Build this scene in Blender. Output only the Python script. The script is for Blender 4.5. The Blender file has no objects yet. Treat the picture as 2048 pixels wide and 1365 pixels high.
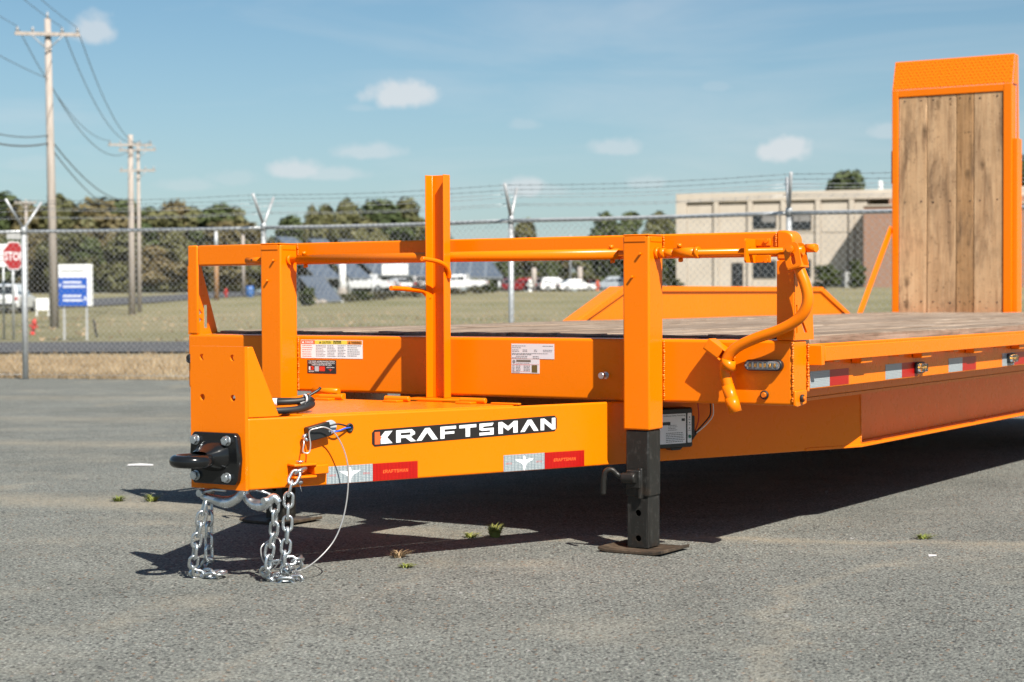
import bpy, bmesh, math, random
from mathutils import Vector, Matrix
random.seed(11)
SC = bpy.context.scene
COL = SC.collection
R_ = math.radians

# ------------------------------------------------------------------ camera
CAM_H = 0.857
PITCH, ROLL, FPX = R_(1.41409), R_(-0.24429), 3650.0      # focal length in pixels of a 2048 px wide frame
_f = Vector((0, math.cos(PITCH), -math.sin(PITCH)))
_u0 = Vector((0, math.sin(PITCH), math.cos(PITCH)))
_r0 = Vector((1, 0, 0))
_r = math.cos(ROLL) * _r0 + math.sin(ROLL) * _u0
_u = -math.sin(ROLL) * _r0 + math.cos(ROLL) * _u0
cam = bpy.data.cameras.new('camera')
cam_o = bpy.data.objects.new('camera', cam)
COL.objects.link(cam_o)
cam_o.matrix_world = Matrix(((_r.x, _u.x, -_f.x, 0), (_r.y, _u.y, -_f.y, 0), (_r.z, _u.z, -_f.z, CAM_H), (0, 0, 0, 1)))
cam.sensor_width = 36.0
cam.lens = FPX * 36.0 / 2048.0
cam.clip_start = 0.1
cam.clip_end = 8000
cam.dof.use_dof = True
cam.dof.focus_distance = 5.7
cam.dof.aperture_fstop = 5.4
SC.camera = cam_o
CAM_P = Vector((0, 0, CAM_H))


def at(px, py, d):
    """world point seen at photo pixel (px, py) at depth d metres ahead - used to survey the far scene"""
    v = _r * ((px - 1024) / FPX) + _u * ((682.5 - py) / FPX) + _f
    return CAM_P + v * (d / v.y)

# ------------------------------------------------------------------ sun and sky
TYAW = -32.18                                              # trailer heading
TPOS = Vector((0.903, 5.875, 0.0))
ZT = 0.498                                                 # height of the trailer datum above ground
_a = R_(TYAW)
Lt = Vector((-1.75, 1.0, -2.124))                          # light direction, trailer axes
Lw = Vector((math.cos(_a) * Lt.x - math.sin(_a) * Lt.y, math.sin(_a) * Lt.x + math.cos(_a) * Lt.y, Lt.z)).normalized()
sun = bpy.data.lights.new('sun', 'SUN')
sun.energy = 5.0
sun.angle = R_(0.5)
sun.color = (1.0, 0.94, 0.85)
sun_o = bpy.data.objects.new('sun', sun)
COL.objects.link(sun_o)
sun_o.rotation_euler = Lw.to_track_quat('-Z', 'Y').to_euler()
SUN_EL = math.asin(-Lw.z)
SUN_AZ = math.atan2(-Lw.x, -Lw.y)

SC.view_settings.view_transform = 'Standard'
SC.view_settings.look = 'None'
SC.view_settings.gamma = 1.0
SC.view_settings.use_curve_mapping = False
SC.view_settings.exposure = 0.8

W = bpy.data.worlds.new('World')
SC.world = W
W.use_nodes = True
nt = W.node_tree
nt.nodes.clear()
N = nt.nodes.new
LK = nt.links.new


def wm(op, a, b=None, c=None, clamp=False):
    n = N('ShaderNodeMath')
    n.operation = op
    n.use_clamp = clamp
    for i, v in enumerate((a, b, c)):
        if v is None:
            continue
        if isinstance(v, (int, float)):
            n.inputs[i].default_value = v
        else:
            LK(v, n.inputs[i])
    return n.outputs[0]


sky = N('ShaderNodeTexSky')
sky.sky_type = 'NISHITA'
sky.sun_disc = False
sky.sun_elevation = SUN_EL
sky.sun_rotation = SUN_AZ
sky.altitude = 100
sky.air_density = 1.0
sky.dust_density = 0.6
sky.ozone_density = 1.6
tc = N('ShaderNodeTexCoord')
sep = N('ShaderNodeSeparateXYZ')
LK(tc.outputs['Generated'], sep.inputs[0])
sx, sy, sz = sep.outputs
# clouds: fair weather puffs, listed by bearing (x/y) and slope (z/y), plus thin streaks everywhere
front = wm('GREATER_THAN', sy, 0.05)
ysafe = wm('MAXIMUM', sy, 0.05)
uu = wm('DIVIDE', sx, ysafe)
vv = wm('DIVIDE', sz, ysafe)
ns = N('ShaderNodeTexNoise')
ns.inputs['Scale'].default_value = 45
ns.inputs['Detail'].default_value = 5
ns.inputs['Roughness'].default_value = 0.6
LK(tc.outputs['Generated'], ns.inputs['Vector'])
nval = wm('SUBTRACT', ns.outputs['Fac'], 0.5)
ns2 = N('ShaderNodeTexNoise')
ns2.inputs['Scale'].default_value = 130
ns2.inputs['Detail'].default_value = 4
LK(tc.outputs['Generated'], ns2.inputs['Vector'])
nval2 = wm('SUBTRACT', ns2.outputs['Fac'], 0.5)
PUFFS = [(808, 195, 66, 30, 1.0), (1568, 303, 64, 29, 1.0), (190, 68, 42, 30, .8), (600, 342, 52, 20, .85), (660, 350, 80, 14, .55),
         (742, 308, 70, 18, .62), (1230, 300, 50, 17, .6), (1052, 250, 30, 12, .3), (1430, 176, 34, 12, .3), (1772, 268, 40, 18, .55),
         (1044, 380, 44, 18, .85), (1100, 384, 40, 12, .4), (1297, 368, 44, 14, .5), (380, 372, 60, 14, .35), (460, 360, 50, 16, .3), (720, 218, 30, 8, .25),
         (60, 330, 60, 14, .25), (1590, 372, 50, 10, .35), (2300, 240, 90, 34, .9), (-320, 210, 80, 34, .9), (2700, -120, 120, 50, .8), (-700, -60, 110, 40, .8)]
acc = None
for (px, py, rx, ry, s) in PUFFS:
    p = at(px, py, 1000.0) - CAM_P
    cu, cv = p.x / p.y, p.z / p.y
    du = wm('MULTIPLY', wm('SUBTRACT', uu, cu), FPX / rx / 1.03)
    dv0 = wm('SUBTRACT', vv, cv)
    # flat base: fall off faster below the centre
    dv = wm('MULTIPLY', dv0, FPX / ry / 1.2)
    below = wm('MULTIPLY', wm('MINIMUM', dv, 0.0), 0.7)
    dv = wm('ADD', dv, below)
    r2 = wm('ADD', wm('MULTIPLY', du, du), wm('MULTIPLY', dv, dv))
    d = wm('SQRT', r2)
    d = wm('ADD', d, wm('MULTIPLY', nval, 1.3))
    d = wm('ADD', d, wm('MULTIPLY', nval2, 1.0))
    m = wm('MULTIPLY', wm('MULTIPLY_ADD', d, -1.5, 1.95, clamp=True), s)
    acc = m if acc is None else wm('MAXIMUM', acc, m)
acc = wm('MULTIPLY', acc, front)
acc = wm('MULTIPLY', wm('POWER', acc, 1.2), 0.82)
# streaky cirrus on the whole dome
mp = N('ShaderNodeMapping')
mp.inputs['Rotation'].default_value = (0, R_(-9), 0)
mp.inputs['Scale'].default_value = (3.0, 3.0, 19.0)
LK(tc.outputs['Generated'], mp.inputs['Vector'])
nc = N('ShaderNodeTexNoise')
nc.inputs['Scale'].default_value = 1.5
nc.inputs['Detail'].default_value = 6
nc.inputs['Roughness'].default_value = 0.55
nc.inputs['Distortion'].default_value = 0.6
LK(mp.outputs[0], nc.inputs['Vector'])
cir = wm('MULTIPLY', wm('MULTIPLY_ADD', nc.outputs['Fac'], 3.2, -1.55, clamp=True), 0.30)
cl = wm('MAXIMUM', acc, cir)
# haze towards the horizon
elev = wm('ABSOLUTE', sz)
hz = wm('MULTIPLY', wm('POWER', wm('SUBTRACT', 1.0, wm('MULTIPLY', elev, 5.0, clamp=True)), 1.6), 0.50)
tint = N('ShaderNodeMix')
tint.data_type = 'RGBA'
tint.blend_type = 'MULTIPLY'
tint.inputs[0].default_value = 1.0
LK(sky.outputs[0], tint.inputs[6])
tint.inputs[7].default_value = (0.79, 1.015, 1.07, 1)
mix0 = N('ShaderNodeMix')
mix0.data_type = 'RGBA'
LK(hz, mix0.inputs[0])
LK(tint.outputs[2], mix0.inputs[6])
mix0.inputs[7].default_value = (6.0, 6.5, 7.6, 1)
mix = N('ShaderNodeMix')
mix.data_type = 'RGBA'
LK(cl, mix.inputs[0])
LK(mix0.outputs[2], mix.inputs[6])
mix.inputs[7].default_value = (8.2, 8.6, 8.9, 1)
bg = N('ShaderNodeBackground')
bg.inputs['Strength'].default_value = 0.0515
LK(mix.outputs[2], bg.inputs['Color'])
wo = N('ShaderNodeOutputWorld')
LK(bg.outputs[0], wo.inputs['Surface'])

# ------------------------------------------------------------------ materials
MATS = {}


class NT:
    def __init__(s, name):
        s.m = bpy.data.materials.new(name)
        s.m.use_nodes = True
        s.t = s.m.node_tree
        s.t.nodes.clear()
        s.out = s.t.nodes.new('ShaderNodeOutputMaterial')
        s.b = s.t.nodes.new('ShaderNodeBsdfPrincipled')
        s.t.links.new(s.b.outputs[0], s.out.inputs[0])
        s._co = None
        MATS[name] = s.m

    def n(s, typ, **kw):
        x = s.t.nodes.new(typ)
        for k, v in kw.items():
            setattr(x, k, v)
        return x

    def l(s, a, b):
        s.t.links.new(a, b)

    def co(s, kind='Object', scale=(1, 1, 1), rot=(0, 0, 0)):
        if kind == 'World':
            g = s.n('ShaderNodeNewGeometry')
            src = g.outputs['Position']
        else:
            src = s.n('ShaderNodeTexCoord').outputs[kind]
        mpn = s.n('ShaderNodeMapping')
        mpn.inputs['Scale'].default_value = scale
        mpn.inputs['Rotation'].default_value = rot
        s.l(src, mpn.inputs[0])
        return mpn.outputs[0]

    def noise(s, vec, scale, detail=4, rough=0.55, dist=0.0):
        x = s.n('ShaderNodeTexNoise')
        x.inputs['Scale'].default_value = scale
        x.inputs['Detail'].default_value = detail
        x.inputs['Roughness'].default_value = rough
        x.inputs['Distortion'].default_value = dist
        s.l(vec, x.inputs['Vector'])
        return x.outputs['Fac']

    def voro(s, vec, scale, feature='F1', out='Distance', rnd=1.0):
        x = s.n('ShaderNodeTexVoronoi', feature=feature)
        x.inputs['Scale'].default_value = scale
        x.inputs['Randomness'].default_value = rnd
        s.l(vec, x.inputs['Vector'])
        return x.outputs[out]

    def ramp(s, fac, stops):
        x = s.n('ShaderNodeValToRGB')
        cr = x.color_ramp
        while len(cr.elements) < len(stops):
            cr.elements.new(0.5)
        for e, (p, c) in zip(cr.elements, stops):
            e.position = p
            e.color = (c, c, c, 1) if isinstance(c, (int, float)) else (*c, 1)
        s.l(fac, x.inputs[0])
        return x.outputs[0]

    def mix(s, fac, a, b, blend='MIX'):
        x = s.n('ShaderNodeMix', data_type='RGBA', blend_type=blend)
        for i, v in ((0, fac), (6, a), (7, b)):
            if isinstance(v, (int, float)):
                x.inputs[i].default_value = v
            elif isinstance(v, tuple):
                x.inputs[i].default_value = (*v, 1)
            else:
                s.l(v, x.inputs[i])
        return x.outputs[2]

    def math(s, op, a, b=0.0, clamp=False):
        x = s.n('ShaderNodeMath', operation=op, use_clamp=clamp)
        for i, v in enumerate((a, b)):
            if isinstance(v, (int, float)):
                x.inputs[i].default_value = v
            else:
                s.l(v, x.inputs[i])
        return x.outputs[0]

    def set(s, **kw):
        names = dict(color='Base Color', rough='Roughness', metal='Metallic', coat='Coat Weight', coatr='Coat Roughness', trans='Transmission Weight',
                     spec='Specular IOR Level', ior='IOR', emit='Emission Color', estr='Emission Strength', alpha='Alpha', sheen='Sheen Weight')
        for k, v in kw.items():
            i = s.b.inputs[names[k]]
            if isinstance(v, (int, float)):
                i.default_value = v
            elif isinstance(v, tuple):
                i.default_value = (*v, 1)
            else:
                s.l(v, i)
        return s

    def bump(s, h, strength=0.3, dist=0.002):
        x = s.n('ShaderNodeBump')
        x.inputs['Strength'].default_value = strength
        x.inputs['Distance'].default_value = dist
        s.l(h, x.inputs['Height'])
        s.l(x.outputs[0], s.b.inputs['Normal'])
        return s


def simple(name, color, rough=0.5, metal=0.0, var=0.12, scale=6.0, **kw):
    m = NT(name)
    f = m.noise(m.co('Object'), scale, 5, 0.6)
    v = m.ramp(f, [(0.25, 1.0 - var), (0.75, 1.0 + var)])
    c = m.mix(1.0, color, v, 'MULTIPLY')
    r = m.ramp(f, [(0.2, max(rough - .08, .02)), (0.8, min(rough + .1, 1))])
    m.set(color=c, rough=r, metal=metal, **kw)
    return m.m


# glossy orange paint with a faint orange peel and road dust
m = NT('orange_paint')
co = m.co('Object')
f1 = m.noise(co, 2.2, 4, 0.6)
f2 = m.noise(co, 24, 5, 0.6)
dust = m.ramp(m.noise(co, 7, 8, 0.7), [(0.60, 0.0), (0.9, 0.06)])
c = m.mix(m.ramp(f1, [(0.3, 0.0), (0.7, 1.0)]), (0.80, 0.180, 0.0006), (0.775, 0.170, 0.0005))
c = m.mix(dust, c, (0.60, 0.20, 0.02))
m.set(color=c, rough=m.ramp(f2, [(0.3, 0.24), (0.75, 0.36)]), coat=0.06, coatr=0.10, spec=0.22)
m.bump(m.noise(co, 130, 3, 0.5), 0.05, 0.002)
# same paint over weld beads
m = NT('weld_paint')
co = m.co('Object')
m.set(color=(0.80, 0.182, 0.001), rough=0.32, coat=0.1)
m.bump(m.noise(co, 160, 3), 0.9, 0.004)
# diamond plate
m = NT('tread_plate_paint')
m.set(color=(0.78, 0.170, 0.0006), rough=0.36, coat=0.1, spec=0.3)

m = NT('black_steel')
co = m.co('Object')
sc = m.ramp(m.noise(m.co('Object', (9, 9, 1.0)), 8, 6, 0.7), [(0.56, 0.0), (0.70, 1.0)])
fine = m.ramp(m.noise(co, 45, 6, 0.7), [(0.55, 0.0), (0.75, 1.0)])
rust = m.ramp(m.noise(co, 6, 6, 0.65), [(0.58, 0.0), (0.75, 1.0)])
c = m.mix(m.math('MULTIPLY', sc, 0.30), (0.017, 0.0165, 0.015), (0.12, 0.115, 0.105))
c = m.mix(m.math('MULTIPLY', fine, 0.20), c, (0.2, 0.19, 0.18))
c = m.mix(m.math('MULTIPLY', rust, 0.35), c, (0.10, 0.055, 0.028))
m.set(color=c, rough=m.ramp(sc, [(0, 0.36), (1, 0.55)]), metal=0.12, spec=0.3)
m.bump(m.noise(co, 60, 5), 0.15, 0.002)

m = NT('black_casting')
co = m.co('Object')
chip = m.ramp(m.noise(co, 38, 6, 0.75), [(0.68, 0.0), (0.73, 1.0)])
c = m.mix(chip, (0.008, 0.0085, 0.009), (0.12, 0.065, 0.04))
m.set(color=c, rough=m.ramp(chip, [(0, 0.17), (1, 0.7)]), coat=0.15, coatr=0.08, spec=0.35)
m.bump(m.noise(co, 40, 4), 0.12, 0.003)

m = NT('zinc')
co = m.co('Object')
f = m.noise(co, 60, 4)
c = m.mix(m.ramp(f, [(0.35, 0), (0.65, 1)]), (0.62, 0.66, 0.70), (0.50, 0.52, 0.52))
m.set(color=c, metal=0.92, rough=m.ramp(f, [(0.3, 0.22), (0.7, 0.42)]))
m.bump(f, 0.1, 0.001)

m = NT('galvanised')
co = m.co('Object')
f = m.noise(co, 12, 6, 0.65)
c = m.mix(m.ramp(f, [(0.35, 0), (0.7, 1)]), (0.52, 0.54, 0.55), (0.38, 0.39, 0.39))
c = m.mix(m.ramp(m.noise(m.co('World', (.7, .7, 3)), 1.1, 5, 0.7), [(0.63, 0.0), (0.72, 0.75)]), c, (0.30, 0.17, 0.09))
m.set(color=c, metal=0.45, rough=0.5)

simple('mesh_wire', (0.36, 0.37, 0.375), 0.5, 0.3)
simple('black_plastic', (0.012, 0.013, 0.014), 0.42)
simple('black_rubber', (0.014, 0.014, 0.014), 0.55)
simple('grey_plastic', (0.42, 0.46, 0.49), 0.4)
simple('steel_cable', (0.55, 0.54, 0.53), 0.38, 0.7)
simple('blue_wire', (0.02, 0.12, 0.6), 0.35)
simple('white_wire', (0.75, 0.75, 0.74), 0.35)
simple('white_print', (0.78, 0.79, 0.80), 0.35, var=0.03)
simple('black_print', (0.02, 0.02, 0.021), 0.35, var=0.03)
simple('grey_print', (0.22, 0.22, 0.23), 0.45, var=0.05)
simple('red_print', (0.62, 0.035, 0.015), 0.35, var=0.03)
simple('orange_print', (0.82, 0.11, 0.02), 0.35, var=0.03)
simple('yellow_print', (0.78, 0.62, 0.07), 0.35, var=0.03)
simple('amber_print', (0.75, 0.26, 0.02), 0.35, var=0.03)
simple('gold_print', (0.13, 0.09, 0.025), 0.4, var=0.05)
simple('label_paper', (0.66, 0.62, 0.64), 0.4, var=0.04)
simple('label_white', (0.72, 0.73, 0.75), 0.4, var=0.04)
simple('green_button', (0.01, 0.16, 0.10), 0.35)
simple('logo_black', (0.017, 0.014, 0.013), 0.28, var=0.04)


def tape_mat(name, a, b, scale):
    m = NT(name)
    co = m.co('Object', (1, 1, 1))
    cell = m.voro(co, scale, rnd=0.15)
    c = m.mix(m.ramp(cell, [(0.30, 0.0), (0.52, 1.0)]), a, b)
    c = m.mix(m.ramp(m.noise(co, 14, 4), [(0.3, 0.0), (0.8, 0.18)]), c, b)
    m.set(color=c, rough=0.3, coat=0.12, coatr=0.1, spec=0.3)
    return m


tape_mat('white_reflective', (0.40, 0.44, 0.45), (0.20, 0.24, 0.26), 190)
tape_mat('red_reflective', (0.42, 0.008, 0.005), (0.33, 0.006, 0.004), 190)
m = NT('clear_lens')
m.set(color=(0.93, 0.94, 0.95), rough=0.03, trans=1.0, ior=1.35)
m = NT('amber_lens')
m.set(color=(0.9, 0.24, 0.01), rough=0.12, trans=0.45, ior=1.49)
m = NT('red_lens')
m.set(color=(0.35, 0.01, 0.01), rough=0.15, coat=0.5)
m = NT('led_amber')
m.set(color=(0.85, 0.42, 0.08), rough=0.3)


def wood(name, cols, stain, axis, stain_amt, dark, knots=True):
    m = NT(name)
    s = [22, 22, 22]
    s[axis] = 0.9
    info = m.n('ShaderNodeObjectInfo')
    off = m.math('MULTIPLY', info.outputs['Random'], 57.0)
    comb = m.n('ShaderNodeCombineXYZ')
    for i in range(3):
        m.l(off, comb.inputs[i])
    tcn = m.n('ShaderNodeTexCoord')
    add = m.n('ShaderNodeVectorMath', operation='ADD')
    m.l(tcn.outputs['Object'], add.inputs[0])
    m.l(comb.outputs[0], add.inputs[1])
    mpn = m.n('ShaderNodeMapping')
    mpn.inputs['Scale'].default_value = s
    m.l(add.outputs[0], mpn.inputs[0])
    g = m.noise(mpn.outputs[0], 2.2, 7, 0.68, 0.8)
    c = m.ramp(g, [(0.28, cols[0]), (0.48, cols[1]), (0.72, cols[2])])
    pl = m.ramp(info.outputs['Random'], [(0.0, 0.80), (1.0, 1.12)])
    cross = m.ramp(m.noise(add.outputs[0], 3.2, 6, 0.7), [(0.36, 0.84), (0.66, 1.12)])
    c = m.mix(1.0, c, cross, 'MULTIPLY')
    c = m.mix(1.0, c, pl, 'MULTIPLY')
    s2 = [6, 6, 6]
    s2[axis] = 1.1
    mp2 = m.n('ShaderNodeMapping')
    mp2.inputs['Scale'].default_value = s2
    m.l(add.outputs[0], mp2.inputs[0])
    st = m.ramp(m.noise(mp2.outputs[0], 1.3, 8, 0.74, 0.5), [(0.50, 0.0), (0.68, stain_amt * .85)])
    c = m.mix(st, c, stain)
    if knots:
        mp3 = m.n('ShaderNodeMapping')
        s3 = [7.5, 7.5, 7.5]
        s3[axis] = 3.6
        mp3.inputs['Scale'].default_value = s3
        m.l(add.outputs[0], mp3.inputs[0])
        k = m.voro(mp3.outputs[0], 1.0)
        kk = m.ramp(m.math('ADD', k, m.math('MULTIPLY', m.noise(add.outputs[0], 25, 3), 0.18)), [(0.13, 1.0), (0.30, 0.0)])
        c = m.mix(m.math('MULTIPLY', kk, 0.75), c, dark)
        sp = m.ramp(m.noise(add.outputs[0], 34, 4, 0.75), [(0.60, 0.0), (0.70, 0.85)])
        c = m.mix(sp, c, dark)
    m.set(color=c, rough=0.78, spec=0.2)
    m.bump(g, 0.5, 0.004)
    return m


wood('weathered_deck', [(0.085, 0.055, 0.036), (0.27, 0.20, 0.145), (0.44, 0.355, 0.28)], (0.15, 0.10, 0.065), 1, 0.65, (0.09, 0.055, 0.035))
wood('ramp_timber', [(0.33, 0.195, 0.10), (0.47, 0.30, 0.165), (0.56, 0.385, 0.23)], (0.15, 0.09, 0.052), 2, 1.0, (0.075, 0.042, 0.022))
wood('ramp_timber_dark', [(0.22, 0.12, 0.055), (0.37, 0.215, 0.10), (0.47, 0.29, 0.155)], (0.060, 0.040, 0.028), 2, 1.0, (0.05, 0.03, 0.018))
m = NT('scuffed_steel')
co = m.co('Object')
f = m.noise(co, 14, 6, 0.7)
c = m.ramp(f, [(0.32, (0.030, 0.026, 0.022)), (0.52, (0.070, 0.050, 0.034)), (0.70, (0.14, 0.105, 0.075))])
m.set(color=c, rough=0.6, metal=0.2, spec=0.3)
m.bump(f, 0.2, 0.002)
simple('nail_head', (0.03, 0.022, 0.018), 0.6)


def build_asphalt(name, base, dark, light, dusty, wear=1.0, seams=()):
    m = NT(name)
    w = m.co('World')
    big = m.noise(w, 0.45, 6, 0.62, 0.3)
    mid = m.noise(w, 3.0, 6, 0.65)
    grain = m.noise(w, 120, 2, 0.6)
    grain2 = m.noise(w, 48, 5, 0.75)
    st = m.voro(w, 88, out='Color')
    stv = m.n('ShaderNodeSeparateColor')
    m.l(st, stv.inputs[0])
    edge = m.voro(w, 88)
    st2 = m.voro(w, 46, out='Color')
    stw = m.n('ShaderNodeSeparateColor')
    m.l(st2, stw.inputs[0])
    edge2 = m.voro(w, 46)
    c = m.mix(m.ramp(grain, [(0.36, 0.0), (0.60, 1.0)]), dark, base)
    c = m.mix(1.0, c, m.ramp(grain2, [(0.30, 0.62), (0.52, 1.02), (0.72, 1.28)]), 'MULTIPLY')
    inner = m.ramp(edge, [(0.28, 1.0), (0.50, 0.0)])
    pale = m.math('MULTIPLY', m.ramp(stv.outputs[0], [(0.68, 0.0), (0.76, 1.0)]), inner)
    c = m.mix(m.math('MULTIPLY', pale, 0.5), c, light)
    drk = m.math('MULTIPLY', m.ramp(stv.outputs[1], [(0.70, 0.0), (0.77, 1.0)]), inner)
    c = m.mix(m.math('MULTIPLY', drk, 0.85), c, (0.022, 0.022, 0.024))
    rst = m.math('MULTIPLY', m.ramp(stv.outputs[2], [(0.972, 0.0), (0.98, 1.0)]), inner)
    c = m.mix(m.math('MULTIPLY', rst, 0.6), c, (0.26, 0.12, 0.045))
    hole = m.math('MULTIPLY', m.ramp(stw.outputs[0], [(0.86, 0.0), (0.90, 1.0)]), m.ramp(edge2, [(0.18, 1.0), (0.42, 0.0)]))
    c = m.mix(m.math('MULTIPLY', hole, 0.75), c, (0.03, 0.03, 0.031))
    c = m.mix(1.0, c, m.ramp(big, [(0.28, 0.82), (0.72, 1.14)]), 'MULTIPLY')
    c = m.mix(1.0, c, m.ramp(mid, [(0.3, 0.86), (0.7, 1.1)]), 'MULTIPLY')
    pat = m.ramp(m.noise(m.co('World', (0.55, 1.3, 1)), 0.75, 7, 0.7, 0.6), [(0.52, 0.0), (0.72, 1.0)])
    c = m.mix(m.math('MULTIPLY', pat, m.math('MULTIPLY', m.ramp(mid, [(0.40, 0.08), (0.7, 0.75)]), wear)), c, dusty)
    oil = m.ramp(m.noise(m.co('World', (0.8, 1.1, 1)), 0.62, 6, 0.66, 0.5), [(0.60, 0.0), (0.74, 0.42)])
    c = m.mix(m.math('MULTIPLY', oil, wear), c, (0.075, 0.070, 0.066))
    wv = m.n('ShaderNodeVectorMath', operation='ADD')
    wn = m.n('ShaderNodeTexNoise')
    wn.inputs['Scale'].default_value = 2.1
    wn.inputs['Detail'].default_value = 7
    wn.inputs['Roughness'].default_value = 0.62
    m.l(w, wn.inputs['Vector'])
    cen = m.n('ShaderNodeVectorMath', operation='SUBTRACT')
    cen.inputs[1].default_value = (.5, .5, .5)
    m.l(wn.outputs['Color'], cen.inputs[0])
    sc_ = m.n('ShaderNodeVectorMath', operation='SCALE')
    sc_.inputs['Scale'].default_value = 0.9
    m.l(cen.outputs[0], sc_.inputs[0])
    m.l(w, wv.inputs[0])
    m.l(sc_.outputs[0], wv.inputs[1])
    ck = m.voro(wv.outputs[0], 0.30, 'DISTANCE_TO_EDGE')
    soft = m.ramp(ck, [(0.0, 1.0), (0.035, 0.0)])
    brk = m.ramp(m.noise(w, 0.8, 3), [(0.50, 0.0), (0.62, 1.0)])
    seam = m.math('MULTIPLY', m.math('MULTIPLY', soft, brk), 0.5 * wear)
    # open seams in the surfacing, filled with pale dust: distance to a few straight runs, wandering a little
    if seams:
        sp2 = m.n('ShaderNodeVectorMath', operation='SCALE')
        sp2.inputs['Scale'].default_value = 0.55
        m.l(cen.outputs[0], sp2.inputs[0])
        wv2 = m.n('ShaderNodeVectorMath', operation='ADD')
        m.l(w, wv2.inputs[0])
        m.l(sp2.outputs[0], wv2.inputs[1])
        sx_ = m.n('ShaderNodeSeparateXYZ')
        m.l(wv2.outputs[0], sx_.inputs[0])
        for (x0, y0, x1, y1, hw, st_) in seams:
            L = math.hypot(x1 - x0, y1 - y0)
            ux, uy = (x1 - x0) / L, (y1 - y0) / L
            dx, dy = m.math('SUBTRACT', sx_.outputs[0], x0), m.math('SUBTRACT', sx_.outputs[1], y0)
            al = m.math('ADD', m.math('MULTIPLY', dx, ux), m.math('MULTIPLY', dy, uy))
            pe = m.math('ABSOLUTE', m.math('SUBTRACT', m.math('MULTIPLY', dy, ux), m.math('MULTIPLY', dx, uy)))
            over = m.math('MAXIMUM', m.math('SUBTRACT', 0.0, al), m.math('SUBTRACT', al, L))
            dd = m.math('ADD', pe, m.math('MAXIMUM', over, 0.0))
            k = m.math('SUBTRACT', 1.0, m.math('DIVIDE', dd, hw), True)
            k = m.math('MULTIPLY', k, m.math('MULTIPLY', m.ramp(mid, [(0.30, 0.25), (0.62, 1.0)]), st_))
            seam = m.math('MAXIMUM', seam, k)
    c = m.mix(m.math('MULTIPLY', seam, m.ramp(grain2, [(0.32, 0.45), (0.58, 1.0)])), c, dusty)
    m.set(color=c, rough=0.9, spec=0.2)
    h = m.math('ADD', m.math('MULTIPLY', grain, 0.6), m.math('MULTIPLY', inner, 0.8))
    h = m.math('ADD', h, m.math('MULTIPLY', grain2, 0.8))
    h = m.math('SUBTRACT', h, m.math('MULTIPLY', hole, 0.8))
    m.bump(h, 0.8, 0.005)
    return m


build_asphalt('lot_asphalt', (0.218, 0.226, 0.203), (0.082, 0.085, 0.079), (0.44, 0.445, 0.395), (0.280, 0.250, 0.192), 1.0,
              [(-4.2, 8.15, -1.59, 7.66, .34, 1.0), (-1.7, 7.72, -0.65, 6.72, .18, .8), (-0.75, 6.72, -0.117, 6.47, .22, .95), (-.2, 6.47, 3.2, 6.02, .13, 1.0), (0.50, 3.4, 0.75, 5.2, .06, .45),
               (0.75, 5.2, 1.3, 5.85, .06, .5), (-6.0, 11.6, -1.5, 10.7, .40, .95), (-9, 15.2, -1, 14.1, .5, .7), (-7, 18.6, -1.4, 18.0, .55, .7), (-.9, 3.0, -.35, 5.6, .05, .3)])
build_asphalt('road_asphalt', (0.105, 0.107, 0.112), (0.075, 0.076, 0.08), (0.16, 0.16, 0.16), (0.13, 0.125, 0.115), 0.4)

m = NT('grass_ground')
w = m.co('World')
a = m.noise(m.co('World', (1, 0.35, 1)), 0.10, 6, 0.65)
b = m.noise(w, 1.3, 6, 0.7)
fine = m.noise(w, 9, 5, 0.75)
# mown stripes across the field
gp = m.n('ShaderNodeNewGeometry')
sp_ = m.n('ShaderNodeSeparateXYZ')
m.l(gp.outputs['Position'], sp_.inputs[0])
strp = m.n('ShaderNodeMath', operation='SINE')
m.l(m.math('ADD', m.math('MULTIPLY', sp_.outputs[1], 0.42), m.math('MULTIPLY', m.noise(w, 0.25, 3), 3.0)), strp.inputs[0])
c = m.ramp(a, [(0.30, (0.150, 0.150, 0.072)), (0.50, (0.225, 0.202, 0.118)), (0.66, (0.30, 0.25, 0.16))])
c = m.mix(m.math('MULTIPLY', m.ramp(strp.outputs[0], [(0.0, 0.0), (1.0, 1.0)]), 0.45), c, (0.30, 0.265, 0.175))
c = m.mix(m.ramp(b, [(0.35, 0.0), (0.7, 0.4)]), c, (0.17, 0.17, 0.08))
# dry straw strip along the fence
dry = m.ramp(m.math('ADD', sp_.outputs[1], m.math('MULTIPLY', m.noise(w, 0.5, 4), 3.0)), [(0.0, 1.0), (1.0, 1.0)])
dm = m.n('ShaderNodeMapRange')
dm.inputs['From Min'].default_value = 36.5
dm.inputs['From Max'].default_value = 33.0
m.l(sp_.outputs[1], dm.inputs['Value'])
dryc = m.ramp(m.noise(m.co('World', (0.6, 1.4, 1)), 1.2, 7, 0.7), [(0.30, (0.25, 0.175, 0.095)), (0.52, (0.38, 0.285, 0.17)), (0.70, (0.48, 0.40, 0.27))])
c = m.mix(dm.outputs[0], c, dryc)
c = m.mix(1.0, c, m.ramp(fine, [(0.3, 0.72), (0.7, 1.2)]), 'MULTIPLY')
m.set(color=c, rough=0.95, spec=0.1)
m.bump(m.noise(w, 14, 5, 0.8), 0.9, 0.06)


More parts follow.
